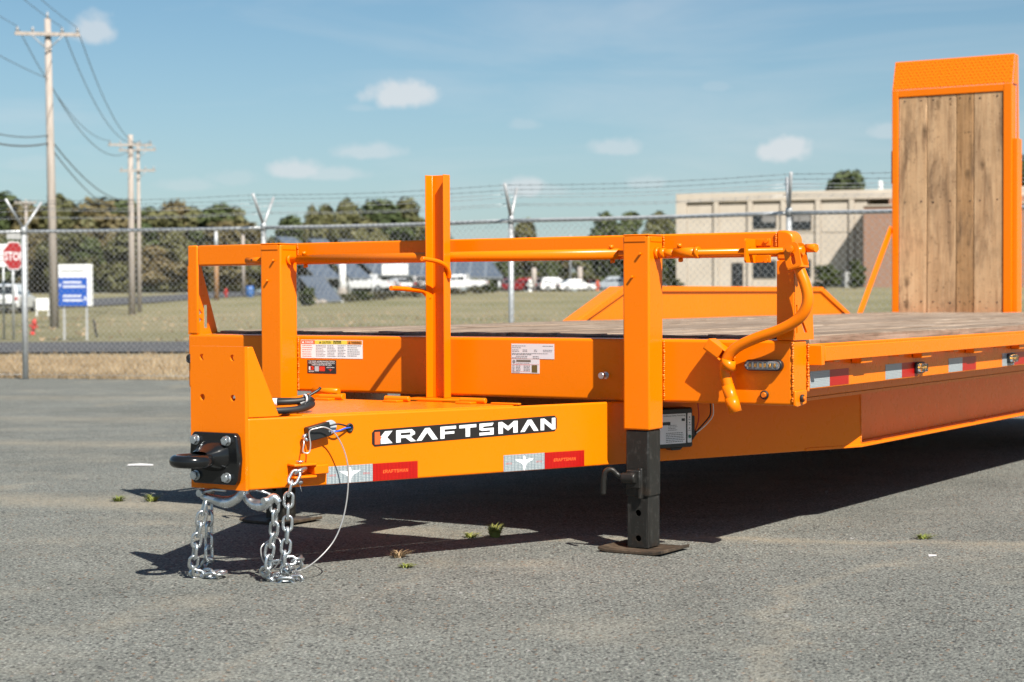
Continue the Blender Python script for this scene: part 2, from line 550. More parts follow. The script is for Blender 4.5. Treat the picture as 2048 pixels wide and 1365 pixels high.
def leaf_mat(name, cols):
    m = NT(name)
    info = m.n('ShaderNodeObjectInfo')
    f = m.noise(m.co('World', (1, 1, 1)), 0.35, 4, 0.7)
    f2 = m.noise(m.co('World', (1, 1, 1)), 2.4, 2, 0.6)
    f = m.math('ADD', m.math('MULTIPLY', f, 0.62), m.math('MULTIPLY', f2, 0.38))
    c = m.ramp(f, [(0.34, cols[0]), (0.5, cols[1]), (0.66, cols[2])])
    c = m.mix(1.0, c, m.ramp(info.outputs['Random'], [(0, (0.86, 0.84, 0.80)), (1, (1.16, 1.06, 1.1))]), 'MULTIPLY')
    m.set(color=c, rough=0.6, spec=0.25)
    return m


leaf_mat('leaf_olive', [(0.056, 0.062, 0.024), (0.098, 0.104, 0.042), (0.150, 0.145, 0.064)])
leaf_mat('leaf_green', [(0.036, 0.054, 0.018), (0.062, 0.084, 0.030), (0.098, 0.120, 0.044)])
leaf_mat('leaf_autumn', [(0.068, 0.066, 0.028), (0.118, 0.103, 0.046), (0.165, 0.132, 0.062)])
leaf_mat('leaf_bush', [(0.030, 0.044, 0.012), (0.052, 0.072, 0.018), (0.075, 0.098, 0.026)])
leaf_mat('weed_leaf', [(0.11, 0.16, 0.03), (0.20, 0.24, 0.055), (0.32, 0.29, 0.11)])
leaf_mat('straw', [(0.20, 0.145, 0.075), (0.33, 0.255, 0.15), (0.45, 0.375, 0.25)])
simple('bark', (0.085, 0.068, 0.052), 0.9, var=0.3, scale=9)
m = NT('pole_wood')
g = m.noise(m.co('Object', (9, 9, 0.7)), 2.0, 6, 0.7)
c = m.ramp(g, [(0.3, (0.28, 0.24, 0.205)), (0.55, (0.39, 0.345, 0.31)), (0.75, (0.46, 0.415, 0.38))])
m.set(color=c, rough=0.9, spec=0.15)
m = NT('brown_wood')
g = m.noise(m.co('Object', (9, 9, 0.7)), 2.0, 6, 0.7)
c = m.ramp(g, [(0.3, (0.22, 0.12, 0.06)), (0.6, (0.36, 0.21, 0.11)), (0.8, (0.42, 0.30, 0.19))])
m.set(color=c, rough=0.9, spec=0.15)
simple('insulator', (0.30, 0.31, 0.32), 0.35)
simple('wire_black', (0.10, 0.105, 0.11), 0.5)
m = NT('concrete_panel')
w = m.co('Object')
c = m.ramp(m.noise(w, 0.5, 6, 0.65), [(0.3, (0.47, 0.41, 0.34)), (0.7, (0.54, 0.48, 0.405))])
c = m.mix(m.ramp(m.noise(m.co('Object', (2, 2, 0.15)), 1.3, 5, 0.7), [(0.55, 0), (0.8, 0.25)]), c, (0.30, 0.265, 0.215))
c = m.mix(1.0, c, m.ramp(m.noise(w, 30, 4, 0.8), [(0.3, 0.9), (0.7, 1.07)]), 'MULTIPLY')
m.set(color=c, rough=0.9, spec=0.15)
simple('panel_joint', (0.13, 0.11, 0.09), 0.9)
m = NT('brick_wall')
bt = m.n('ShaderNodeTexBrick')
bt.inputs['Scale'].default_value = 5.0
bt.inputs['Color1'].default_value = (0.25, 0.12, 0.075, 1)
bt.inputs['Color2'].default_value = (0.32, 0.165, 0.105, 1)
bt.inputs['Mortar'].default_value = (0.34, 0.29, 0.24, 1)
m.l(m.co('Object', (1, 1, 1), (R_(90), 0, 0)), bt.inputs['Vector'])
m.set(color=bt.outputs['Color'], rough=0.9)
m = NT('window_glass')
m.set(color=(0.012, 0.014, 0.017), rough=0.06, spec=0.6)
simple('window_frame', (0.05, 0.045, 0.04), 0.5)
simple('blind_grey', (0.22, 0.21, 0.20), 0.6)
m = NT('solar_glass')
co = m.co('Generated', (1, 1, 1))
bt = m.n('ShaderNodeTexBrick', offset=0.0)
bt.inputs['Scale'].default_value = 1.0
bt.inputs['Brick Width'].default_value = 0.09
bt.inputs['Row Height'].default_value = 0.17
bt.inputs['Mortar Size'].default_value = 0.006
bt.inputs['Color1'].default_value = (0.085, 0.098, 0.118, 1)
bt.inputs['Color2'].default_value = (0.10, 0.114, 0.135, 1)
bt.inputs['Mortar'].default_value = (0.19, 0.21, 0.23, 1)
m.l(co, bt.inputs['Vector'])
m.set(color=bt.outputs['Color'], rough=0.28, spec=0.6)
simple('white_paint', (0.76, 0.76, 0.75), 0.45, var=0.05)
simple('red_paint', (0.52, 0.035, 0.025), 0.45)
simple('blue_paint', (0.010, 0.085, 0.42), 0.4, var=0.05)
simple('stop_red', (0.34, 0.018, 0.02), 0.4, var=0.05)
simple('sign_grey', (0.40, 0.40, 0.39), 0.5)
simple('barrel_blue', (0.045, 0.13, 0.34), 0.4)
simple('orange_post', (0.62, 0.09, 0.03), 0.5)
for nm, col in (('car_white', (0.72, 0.73, 0.74)), ('car_red', (0.32, 0.015, 0.015)), ('car_silver', (0.40, 0.44, 0.48)), ('car_dark', (0.05, 0.03, 0.03)), ('car_maroon', (0.16, 0.015, 0.02))):
    m = NT(nm)
    m.set(color=col, rough=0.25, coat=0.8, coatr=0.05)
m = NT('car_glass')
m.set(color=(0.015, 0.018, 0.02), rough=0.05, spec=0.7)
simple('tyre', (0.018, 0.018, 0.018), 0.8)
simple('wheel_metal', (0.45, 0.46, 0.47), 0.35, 0.7)
simple('mulch', (0.15, 0.07, 0.04), 0.95, var=0.3)
simple('stone', (0.27, 0.24, 0.21), 0.9, var=0.2)
simple('paper', (0.52, 0.51, 0.51), 0.8)
simple('gravel_grey', (0.20, 0.195, 0.185), 0.9, var=0.45, scale=0.9)

# ------------------------------------------------------------------ mesh helpers


def obj(name, me, mat=None, parent=None, loc=None):
    o = bpy.data.objects.new(name, me)
    COL.objects.link(o)
    if mat is not None and len(me.materials) == 0:
        me.materials.append(MATS[mat])
    if parent is not None:
        o.parent = parent
        o.location = (0, 0, ZT) if parent.get('_datum') and loc is None else (loc or (0, 0, 0))
    elif loc is not None:
        o.location = loc
    return o


def empty(name, loc=(0, 0, 0), rz=0.0):
    o = bpy.data.objects.new(name, None)
    o.empty_display_size = 0.2
    COL.objects.link(o)
    o.location = loc
    o.rotation_euler = (0, 0, rz)
    return o


def tag(o, label=None, cat=None, group=None, kind=None):
    for k, v in (('label', label), ('category', cat), ('group', group), ('kind', kind)):
        if v:
            o[k] = v
    return o


class MB:
    def __init__(s):
        s.v = []
        s.f = []
        s.sm = []

    def add(s, vs, fs, smooth=False):
        o = len(s.v)
        s.v += [tuple(v) for v in vs]
        s.f += [tuple(i + o for i in f) for f in fs]
        s.sm += [smooth] * len(fs)
        return s

    def box(s, x0, x1, y0, y1, z0, z1, fr=None):
        vs = [(x, y, z) for z in (z0, z1) for y in (y0, y1) for x in (x0, x1)]
        if fr:
            vs = [fr(*p) for p in vs]
        return s.add(vs, [(0, 2, 3, 1), (4, 5, 7, 6), (0, 1, 5, 4), (1, 3, 7, 5), (3, 2, 6, 7), (2, 0, 4, 6)])

    def prism(s, poly, h0, h1, fr):
        n = len(poly)
        vs = [fr(a, b, h0) for a, b in poly] + [fr(a, b, h1) for a, b in poly]
        return s.add(vs, [tuple(range(n))[::-1], tuple(range(n, 2 * n))] + [(i, (i + 1) % n, n + (i + 1) % n, n + i) for i in range(n)])

    def sheet(s, poly, h, fr):
        return s.add([fr(a, b, h) for a, b in poly], [tuple(range(len(poly)))])

    def tube(s, path, r, n=12, cap=True, closed=False):
        P = [Vector(p) for p in path]
        rs = r if isinstance(r, (list, tuple)) else [r] * len(P)
        m_ = len(P)
        prev = None
        vs = []
        for i, p in enumerate(P):
            if closed:
                t = P[(i + 1) % m_] - P[i - 1]
            else:
                t = (P[min(i + 1, m_ - 1)] - P[max(i - 1, 0)])
            t.normalize()
            if prev is None:
                a = t.orthogonal().normalized()
            else:
                a = (prev - t * prev.dot(t)).normalized()
            prev = a
            b = t.cross(a)
            for k in range(n):
                th = 2 * math.pi * k / n
                vs.append(p + (a * math.cos(th) + b * math.sin(th)) * rs[i])
        fs = []
        for i in range(m_ if closed else m_ - 1):
            j = (i + 1) % m_
            for k in range(n):
                k2 = (k + 1) % n
                fs.append((i * n + k, i * n + k2, j * n + k2, j * n + k))
        s.add(vs, fs, True)
        if cap and not closed:
            o = len(s.v) - len(vs)
            s.f += [tuple(o + k for k in range(n))[::-1], tuple(o + (m_ - 1) * n + k for k in range(n))]
            s.sm += [False, False]
        return s

    def cyl(s, p0, p1, r, n=14, r1=None):
        return s.tube([p0, p1], [r, r if r1 is None else r1], n)

    def hexbolt(s, p, d, r, h):
        p = Vector(p)
        return s.tube([p, p + Vector(d).normalized() * h], r, 6)

    def ball(s, c, r, n=10, sq=(1, 1, 1)):
        vs = []
        fs = []
        m_ = n // 2
        for i in range(m_ + 1):
            th = math.pi * i / m_
            for k in range(n):
                ph = 2 * math.pi * k / n
                vs.append((c[0] + r * sq[0] * math.sin(th) * math.cos(ph), c[1] + r * sq[1] * math.sin(th) * math.sin(ph), c[2] + r * sq[2] * math.cos(th)))
        for i in range(m_):
            for k in range(n):
                fs.append((i * n + k, (i + 1) * n + k, (i + 1) * n + (k + 1) % n, i * n + (k + 1) % n))
        return s.add(vs, fs, True)

    def mesh(s, name, smooth=None):
        me = bpy.data.meshes.new(name)
        me.from_pydata(s.v, [], s.f)
        me.polygons.foreach_set('use_smooth', s.sm)
        bm = bmesh.new()
        bm.from_mesh(me)
        bmesh.ops.recalc_face_normals(bm, faces=bm.faces)
        bm.to_mesh(me)
        bm.free()
        return me

    def build(s, name, mat, parent=None, bevel=0.0, loc=None, seg=2):
        o = obj(name, s.mesh(name), mat, parent, loc)
        if bevel:
            b = o.modifiers.new('bevel', 'BEVEL')
            b.width = bevel
            b.segments = seg
            b.limit_method = 'ANGLE'
            b.angle_limit = R_(45)
            b.harden_normals = False
            for p in o.data.polygons:
                p.use_smooth = True
            o.data.set_sharp_from_angle(angle=R_(40))
        return o


def spline(pts, n=8):
    P = [Vector(p) for p in pts]
    out = []
    for i in range(len(P) - 1):
        p0, p1, p2, p3 = P[max(i - 1, 0)], P[i], P[i + 1], P[min(i + 2, len(P) - 1)]
        for k in range(n):
            t = k / n
            out.append(0.5 * ((2 * p1) + (p2 - p0) * t + (2 * p0 - 5 * p1 + 4 * p2 - p3) * t * t + (3 * p1 - p0 - 3 * p2 + p3) * t ** 3))
    out.append(P[-1])
    return out


_txt = {}


def text2d(string, size, bold=False):
    """flat lettering as (verts, faces) in the xy plane, left aligned"""
    key = (string, size)
    if key in _txt:
        return _txt[key]
    cu = bpy.data.curves.new('t', 'FONT')
    cu.body = string
    cu.size = size
    cu.resolution_u = 2
    if bold:
        cu.offset = size * 0.018
    o = bpy.data.objects.new('t', cu)
    COL.objects.link(o)
    dg = bpy.context.evaluated_depsgraph_get()
    dg.update()
    me = bpy.data.meshes.new_from_object(o.evaluated_get(dg))
    vs = [(v.co.x, v.co.y) for v in me.vertices]
    fs = [tuple(p.vertices) for p in me.polygons]
    bpy.data.objects.remove(o)
    bpy.data.curves.remove(cu)
    bpy.data.meshes.remove(me)
    _txt[key] = (vs, fs)
    return vs, fs


def put_text(mb, string, size, a, b, h, fr, width=None, bold=False, center=False):
    vs, fs = text2d(string, size, bold)
    if not vs:
        return
    x0 = min(v[0] for v in vs)
    x1 = max(v[0] for v in vs)
    k = 1.0 if width is None else width / (x1 - x0)
    ox = -(x1 - x0) * k / 2 if center else 0
    mb.add([fr(a + ox + (v[0] - x0) * k, b + v[1], h) for v in vs], fs)


# frames: trailer axes X right, Y rearwards, Z up
def frY(y):                       # front facing plane, h grows towards the viewer (-Y)
    return lambda a, b, h: (a, y - h, b)


def frX(x):                       # right side plane, h grows outwards (+X)
    return lambda a, b, h: (x + h, a, b)


def frZ(a, b, h):
    return (a, b, h)


TA = Vector((-1.187, -1.284, 0))
TU = Vector((0.4275, 1.0, 0)).normalized()
TN = Vector((TU.y, -TU.x, 0))


def frT(a, b, h):                 # outer face of the right-hand tongue beam
    p = TA + TU * a + TN * h
    return (p.x, p.y, b)


CX = -1.295                       # trailer centre line


def mir(fr):
    def g(a, b, h):
        x, y, z = fr(a, b, h)
        return (2 * CX - x, y, z)
    return g


LET = {
    'K': [[(.0, 0), (.36, .0), (.36, .0), (1, 0), (.55, .5), (1, 1), (.36, 1), (0, .58), (.12, .5), (0, .42)]],
    'R': [[(0, 0), (.24, 0), (.24, 1), (0, 1)], [(.24, .76), (1, .76), (.84, 1), (.24, 1)], [(.76, .42), (1, .58), (1, .76), (.76, .76)], [(.24, .34), (.76, .34), (.86, .48), (.76, .56), (.24, .56)], [(.5, .34), (.76, 0), (1.05, 0), (.78, .36)]],
    'A': [[(0, 0), (.24, 0), (.5, .62), (.74, 0), (1, 0), (.62, 1), (.4, 1)]],
    'F': [[(0, 0), (.27, 0), (.27, 1), (0, 1)], [(.27, .76), (1.04, .76), (1.04, 1), (.27, 1)], [(.27, .36), (.92, .36), (.92, .56), (.27, .56)]],
    'T': [[(0, .74), (1, .74), (1, 1), (0, 1)], [(.37, 0), (.63, 0), (.63, .74), (.37, .74)]],
    'S': [[(0, .72), (.9, .76), (1, 1), (0, 1)], [(0, .46), (.26, .46), (.26, .74), (0, .74)], [(0, .46), (.2, .38), (1, .38), (1, .58), (.26, .58)], [(.74, .2), (1, .2), (1, .4), (.74, .4)], [(0, 0), (1, 0), (1, .22), (0, .24)]],
    'M': [[(0, 0), (.23, 0), (.23, .58), (.5, .22), (.77, .58), (.77, 0), (1, 0), (1, 1), (.8, 1), (.5, .6), (.2, 1), (0, 1)]],
    'N': [[(0, 0), (.24, 0), (.24, .62), (.76, 0), (1, 0), (1, 1), (.76, 1), (.76, .42), (.26, 1), (0, 1)]],
}
WORD = [('K', 465, 545), ('R', 570, 700), ('A', 710, 860), ('F', 878, 985), ('T', 1012, 1135), ('S', 1158, 1262), ('M', 1297, 1440), ('A', 1460, 1597), ('N', 1613, 1727)]


def word(mb, a0, a1, b, hgt, h, fr, slope=0.0):
    """the maker's name in its angular capitals, from a0 to a1"""
    k = (a1 - a0) / (1727 - 425)
    for ch, x0, x1 in WORD:
        for poly in LET[ch]:
            mb.sheet([(a0 + (x0 - 425 + p[0] * (x1 - x0)) * k, b + p[1] * hgt + slope * (a0 + (x0 - 425 + p[0] * (x1 - x0)) * k - a0)) for p in poly], h, fr)

# ------------------------------------------------------------------ terrain
def sstep(a, b, x):
    t = max(0.0, min(1.0, (x - a) / (b - a)))
    return t * t * (3 - 2 * t)


def gz(x, y):
    z = -0.15 * sstep(9, 18, y) - 0.04 * sstep(25, 34, y)
    z += 1.0 * sstep(98, 152, y) + 0.55 * sstep(140, 200, y)
    bear = x / max(y, 1.0)
    z += 0.62 * sstep(0.03, 0.11, bear) * sstep(70, 140, y)
    return z


FENCE = [(-12.2, 24.1), (-9.1, 23.45), (-6.03, 22.6), (-2.945, 21.7), (-0.005, 20.0), (2.794, 18.4), (5.6, 16.8), (8.4, 15.2)]


def fence_y(x):
    for (x0, y0), (x1, y1) in zip(FENCE, FENCE[1:]):
        if x <= x1:
            return y0 + (y1 - y0) * (x - x0) / (x1 - x0)
    return max(15.2 - (x - 8.4) * 0.57, 12.0)


def grid(name, xs, ys, zf, mat, keep=None):
    vs = [(x, y, zf(x, y)) for y in ys for x in xs]
    n = len(xs)
    fs = []
    for j in range(len(ys) - 1):
        for i in range(n - 1):
            fs.append((j * n + i, j * n + i + 1, (j + 1) * n + i + 1, (j + 1) * n + i))
    me = bpy.data.meshes.new(name)
    me.from_pydata(vs, [], fs)
    for p in me.polygons:
        p.use_smooth = True
    return obj(name, me, mat)


xs = [-3000, -1500, -700, -400] + [-260 + 6.5 * i for i in range(81)] + [400, 700, 1500, 3000]
ys = [-400, -100, -40] + [-20 + 2.5 * i for i in range(29)] + [55 + 5 * i for i in range(50)] + [320, 400, 600, 1000, 2000, 4500]
tag(grid('grass_field', xs, ys, lambda x, y: gz(x, y) - 0.02, 'grass_ground'), kind='structure')
# asphalt lot in front of the fence: rows warped to end just behind the fence line
vs, fs = [], []
cols = [-70 + 2 * i for i in range(56)]
rows = [i / 40 for i in range(41)]
for x in cols:
    ye = fence_y(x) + 0.25 + 0.12 * math.sin(x * 1.7) + 0.07 * math.sin(x * 4.1)
    for t in rows:
        y = -14 + (ye + 14) * t
        vs.append((x, y, gz(x, y)))
nr = len(rows)
for i in range(len(cols) - 1):
    for j in range(nr - 1):
        fs.append((i * nr + j, (i + 1) * nr + j, (i + 1) * nr + j + 1, i * nr + j + 1))
me = bpy.data.meshes.new('asphalt_lot')
me.from_pydata(vs, [], fs)
tag(obj('asphalt_lot', me, 'lot_asphalt'), kind='structure')


def ribbon(name, pts, width, lift, mat):
    P = [Vector((p[0], p[1], 0)) for p in pts]
    P = spline(P, 10)
    vs, fs = [], []
    for i, p in enumerate(P):
        t = (P[min(i + 1, len(P) - 1)] - P[max(i - 1, 0)]).normalized()
        nrm = Vector((-t.y, t.x, 0))
        for k in range(5):
            q = p + nrm * width * (k / 4 - 0.5)
            vs.append((q.x, q.y, gz(q.x, q.y) + lift))
    for i in range(len(P) - 1):
        for k in range(4):
            fs.append((i * 5 + k, i * 5 + k + 1, (i + 1) * 5 + k + 1, (i + 1) * 5 + k))
    me = bpy.data.meshes.new(name)
    me.from_pydata(vs, [], fs)
    return tag(obj(name, me, mat), kind='structure')


ribbon('access_road', [(-90, 40), (-50, 39.3), (-25, 38.8), (-8, 38.6), (10, 38.4), (40, 38), (90, 37)], 8.0, 0.02, 'road_asphalt')
ribbon('side_road', [(-95, 92), (-60, 103), (-40, 114), (-31.5, 127), (-28.5, 142), (-27, 160), (-26.5, 190)], 9.0, 0.05, 'road_asphalt')
ribbon('parking_lot', [(-22, 232), (0, 234), (20, 234), (45, 232)], 26.0, 0.06, 'road_asphalt')

# ------------------------------------------------------------------ the trailer
TR = empty('equipment_trailer', TPOS, R_(TYAW))
tag(TR, 'orange flatbed equipment trailer with timber deck, tongue towards the left and timber ramp folded up', 'trailer')
TR['_datum'] = True
OR = 'orange_paint'
HB = 0.212


def plate(name, outer, holes, th, fr, mat, parent):
    cu = bpy.data.curves.new('p', 'CURVE')
    cu.dimensions = '2D'
    cu.fill_mode = 'BOTH'
    cu.extrude = th / 2
    for poly in [outer] + holes:
        sp = cu.splines.new('POLY')
        sp.points.add(len(poly) - 1)
        for q, p in zip(sp.points, poly):
            q.co = (p[0], p[1], 0, 1)
        sp.use_cyclic_u = True
    o = bpy.data.objects.new('p', cu)
    COL.objects.link(o)
    dg = bpy.context.evaluated_depsgraph_get()
    dg.update()
    me = bpy.data.meshes.new_from_object(o.evaluated_get(dg))
    mb = MB()
    mb.add([fr(v.co.x, v.co.y, v.co.z + th / 2) for v in me.vertices], [tuple(p.vertices) for p in me.polygons])
    bpy.data.objects.remove(o)
    bpy.data.curves.remove(cu)
    bpy.data.meshes.remove(me)
    return mb.build(name, mat, parent)


def circ(cx, cy, r, n=16):
    return [(cx + r * math.cos(2 * math.pi * i / n), cy + r * math.sin(2 * math.pi * i / n)) for i in range(n)]


def rrect(x0, x1, y0, y1, r, n=4):
    out = []
    for (cx, cy, a0) in ((x1 - r, y1 - r, 0), (x0 + r, y1 - r, 90), (x0 + r, y0 + r, 180), (x1 - r, y0 + r, 270)):
        for i in range(n + 1):
            a = R_(a0 + 90 * i / n)
            out.append((cx + r * math.cos(a), cy + r * math.sin(a)))
    return out


# main beam across the front of the deck
head = MB().box(-2.59, 0.0, 0, 0.12, 0.0, HB).build('head_beam', OR, TR, 0.010, seg=3)


def bead(name, p0, p1, parent, r=0.0042):
    """a weld run: overlapping ripples"""
    p0, p1 = Vector(p0), Vector(p1)
    L = (p1 - p0).length
    k = max(3, int(L / (r * 1.6)))
    mb = MB()
    for i in range(k):
        c_ = p0.lerp(p1, (i + .5) / k)
        mb.ball(c_ + Vector((random.uniform(-1, 1), 0, random.uniform(-1, 1))) * r * .3, r * random.uniform(.7, 1.25), 6)
    return tag(mb.build(name, 'weld_paint', parent), kind='stuff')


for X in (-2.0285, -0.464):
    bead('weld_bead', (X, -0.001, 0.005), (X, -0.001, 0.205), head)
    bead('weld_bead', (X, -0.001, 0.49), (X, -0.001, 0.56), head)
bead('weld_bead', (0.001, 0.001, 0.012), (0.001, 0.001, 0.206), head, 0.005)
bead('weld_bead', (0.002, 0.123, 0.04), (0.002, 0.123, 0.20), head, 0.005)
# guard rail above it
MB().box(-2.537, -0.057, 0.004, 0.074, 0.483, 0.564).build('guard_rail', OR, TR, 0.006)
post = MB().box(-2.59, -2.538, 0.002, 0.014, HB, 0.564).build('rail_post', OR, TR, 0.006)


def corner_post():
    x0, x1 = -0.056, 0.004
    poly = [(x0, HB), (x1, HB)]
    r = 0.034
    for i in range(9):
        a = R_(90 * i / 8)
        poly.append((x1 - r + r * math.cos(a), 0.567 - r + r * math.sin(a)))
    poly.append((x0, 0.567))
    low = [(x0, HB), (x1, HB), (x1, 0.470), (x0, 0.470)]
    top_ = [(x0, 0.4702), (x1, 0.4702)] + poly[2:]
    o_ = MB().prism(low, -0.014, -0.001, frY(0)).build('rail_post', OR, TR, 0.003)
    MB().prism(top_, -0.075, -0.001, frY(0)).build('rail_corner', OR, o_, 0.007)
    return o_


post2 = corner_post()
bead('weld_bead', (-0.057, 0.0, 0.487), (-0.057, 0.0, 0.56), post2, 0.004)
# gussets with the cut-out emblem behind each post
kbar = [(.088, .236), (.114, .236), (.114, .328), (.088, .328)]
kup = [(.030, .330), (.046, .326), (.079, .296), (.066, .286), (.030, .304)]
kdn = [(.030, .234), (.046, .238), (.079, .268), (.066, .278), (.030, .260)]
plate('gusset', [(0.003, HB), (0.172, HB), (0.074, 0.483), (0.003, 0.483)], [kbar, kup, kdn], 0.008, frX(-2.590), OR, TR)
kb2 = [(.020, .235), (.032, .235), (.032, .326), (.020, .326)]
ku2 = [(.050, .285), (.060, .292), (.112, .236), (.088, .236)]
kd2 = [(.046, .300), (.058, .312), (.070, .322), (.058, .326)]
plate('gusset', [(0.003, HB), (0.166, HB), (0.157, 0.30), (0.075, 0.49), (0.003, 0.49)], [kb2, ku2, kd2], 0.008, frX(-0.004), OR, TR)

# ---- deck timbers: 13 boards running front to back, ends ragged
nb = 13
bw = 2.56 / nb
for i in range(nb):
    x0 = -2.575 + i * bw
    top = 0.2235 + random.uniform(-0.003, 0.003)
    y0 = 0.175 + random.uniform(-0.015, 0.03)
    y1 = 7.78
    g = random.uniform(0.003, 0.008)
    mb = MB()
    ny = 16
    # one long slightly warped plank
    vs, fs = [], []
    for k in range(ny + 1):
        y = y0 + (y1 - y0) * k / ny
        w = 0.0016 * math.sin(k * 1.3 + i * 2.1)
        for (xx, zz) in ((x0 + g, 0.166), (x0 + bw - g, 0.166), (x0 + bw - g, top + w), (x0 + bw * .5, top + w - 0.0025), (x0 + g, top + w)):
            vs.append((xx, y, zz))
    for k in range(ny):
        for q in range(5):
            q2 = (q + 1) % 5
            fs.append((k * 5 + q, k * 5 + q2, (k + 1) * 5 + q2, (k + 1) * 5 + q))
    fs += [(0, 1, 2, 3, 4), tuple(ny * 5 + q for q in range(5))[::-1]]
    mb.add(vs, fs)
    mb.build('deck_plank', 'weathered_deck', TR, 0.004, seg=1)
# black backing that puts the gap's shade into colour where boards butt the beam
MB().box(-2.57, -0.03, 0.122, 0.30, 0.120, 0.160).build('dark_gap_backing', 'black_steel', TR)
# black strip added to darken the gap before the board ends, upper edge ragged
rs__ = random.Random(5)
x = -2.56
pts_ = []
while x < -0.03:
    pts_.append((x, 0.2165 + rs__.choice((-.002, 0, 0.001, .0025, .003)) + rs__.uniform(-.001, .001)))
    x += rs__.uniform(.02, .14)
pts_.append((-0.03, .2165))
MB().prism([(-2.56, .165)] + pts_ + [(-.03, .165)], -.1505, -.132, frY(0)).build('dark_gap_strip', 'black_rubber', TR)
# its ragged black edge shows along the front of the boards
# ---- frame
fr_ = MB()
fr_.box(-0.018, 0.0, 0.122, 7.75, 0.047, 0.196)
fr_.box(-0.060, -0.019, 0.122, 7.75, 0.047, 0.056)
fr_.build('side_channel', OR, TR, 0.003)
fr_ = MB()
fr_.box(-2.59, -2.572, 0.122, 7.75, 0.047, 0.196)
fr_.build('side_channel', OR, TR, 0.003)
for i in range(13):
    y = 0.42 + i * 0.6
    MB().box(-2.57, -0.061, y, y + 0.05, 0.062, 0.160).build('crossmember', OR, TR)
ib = MB()
ib.box(-0.2635, -0.2565, 1.085, 7.7, -0.206, -0.011)
ib.prism([(-0.18, 1.065), (-0.18, 7.7), (-0.335, 7.7), (-0.335, 0.80), (-0.292, 0.80)], -0.217, -0.206, lambda a, b, h: (a, b, h))
ib.box(-0.335, -0.18, 1.085, 7.7, -0.011, 0.0)
ib.box(-0.30, -0.062, 0.20, 7.7, 0.0135, 0.0445)
ib.build('main_rail', OR, TR, 0.002)
ib = MB()
for s in (1,):
    mx = lambda x: 2 * CX - x
    ib.box(mx(-0.2565), mx(-0.2635), 1.085, 7.7, -0.206, -0.011)
    ib.box(mx(-0.18), mx(-0.335), 1.085, 7.7, -0.217, -0.206)
    ib.box(mx(-0.18), mx(-0.335), 1.085, 7.7, -0.011, 0.0)
ib.build('main_rail', OR, TR, 0.002)
MB().box(-2.50, -0.062, 0.20, 7.6, 0.0015, 0.012).build('under_plate', OR, TR)

# rub rail and its stake pockets along the right side
rr = MB()
rr.box(0.040, 0.051, 0.150, 7.75, 0.141, 0.189)
rr.build('rub_rail', OR, TR, 0.002)
MB().box(0.002, 0.050, 0.122, 0.149, 0.128, 0.193).build('rail_end_block', OR, TR, 0.002)
for i in range(12):
    y = 0.50 + i * 0.61
    MB().box(0.002, 0.039, y, y + 0.105, 0.121, 0.186).build('stake_pocket', OR, TR, 0.003)
    MB().box(0.002, 0.039, y - 0.245, y - 0.19, 0.134, 0.180).build('rail_spacer', OR, TR, 0.003)
rr = MB()
rr.box(-2.664, -2.652, 0.150, 7.75, 0.138, 0.187)
rr.build('rub_rail', OR, TR, 0.002)

# ---- A-frame tongue
def tongue(fr):
    mb = MB()
    prof = [(-0.002, -0.217), (2.562, -0.217), (2.562, -0.002), (-0.002, -0.002)]
    mb.prism(prof, -0.016, 0.0, fr)
    return mb.build('tongue_beam', OR, TR, 0.006, seg=3)


tb = tongue(frT)
tongue(mir(frT))
bead('weld_bead', frT(2.555, -0.2, 0.0), frT(2.55, -0.02, 0.0), tb, 0.004)
mb = MB().box(-1.402, -1.188, -1.297, -1.285, -0.216, 0.212)
cp = plate('coupler_plate', [(-1.402, -0.217), (-1.188, -0.217), (-1.188, 0.212), (-1.402, 0.212)],
           [circ(-1.355, .179, .010), circ(-1.235, .178, .010), circ(-1.355, .058, .010), circ(-1.235, .058, .010)], 0.013, frY(-1.284), OR, TR)
for fr in (frT, mir(frT)):
    MB().prism([(-0.001, -0.001), (0.106, -0.001), (0.018, 0.211), (-0.001, 0.211)], -0.016, -0.0012, fr).build('gusset', OR, TR, 0.003)
# back box behind the coupler plate holes
MB().box(-1.385, -1.205, -1.2, -1.19, -0.0, 0.05).build('tongue_crossbar', OR, TR)

# lid of the tongue box and hinges
Yb, Yf = -0.365, -1.10
lid = MB()
wf, wb = 0.088 + 0.4275 * (Yf + 1.284), 0.088 + 0.4275 * (Yb + 1.284)
lid.prism([(CX - wf, Yf), (CX + wf, Yf), (CX + wb, Yb), (CX - wb, Yb)], -0.008, 0.001, frZ)
lid = lid.build('tongue_lid', OR, TR, 0.003)


def hinge(x, y, dx=0.0):
    mb = MB()
    mb.box(x - 0.030 + dx, x + 0.030 + dx, y - 0.045, y - 0.002, 0.0012, 0.008)
    mb.cyl((x - 0.050, y, 0.011), (x + 0.050, y, 0.011), 0.0095, 12)
    mb.build('hinge', OR, lid, 0.0015)


hinge(-1.275, -0.405)
hinge(-0.985, -0.375, -.012)
hinge(-1.545, -0.42, -.01)
MB().box(-0.91, -0.80, -0.385, -0.368, 0.0012, 0.007).build('latch_plate', OR, lid, 0.002)
MB().box(-1.90, -1.80, -0.09, -0.004, -0.030, -0.003).build('latch_plate', OR, TR, 0.003)
MB().cyl((-1.90, -0.075, 0.008), (-1.78, -0.075, 0.008), 0.012).build('latch_bar', OR, TR)
MB().box(-1.375, -1.265, -0.362, -0.001, -0.10, -0.0135).build('stake_socket', OR, TR, 0.003)
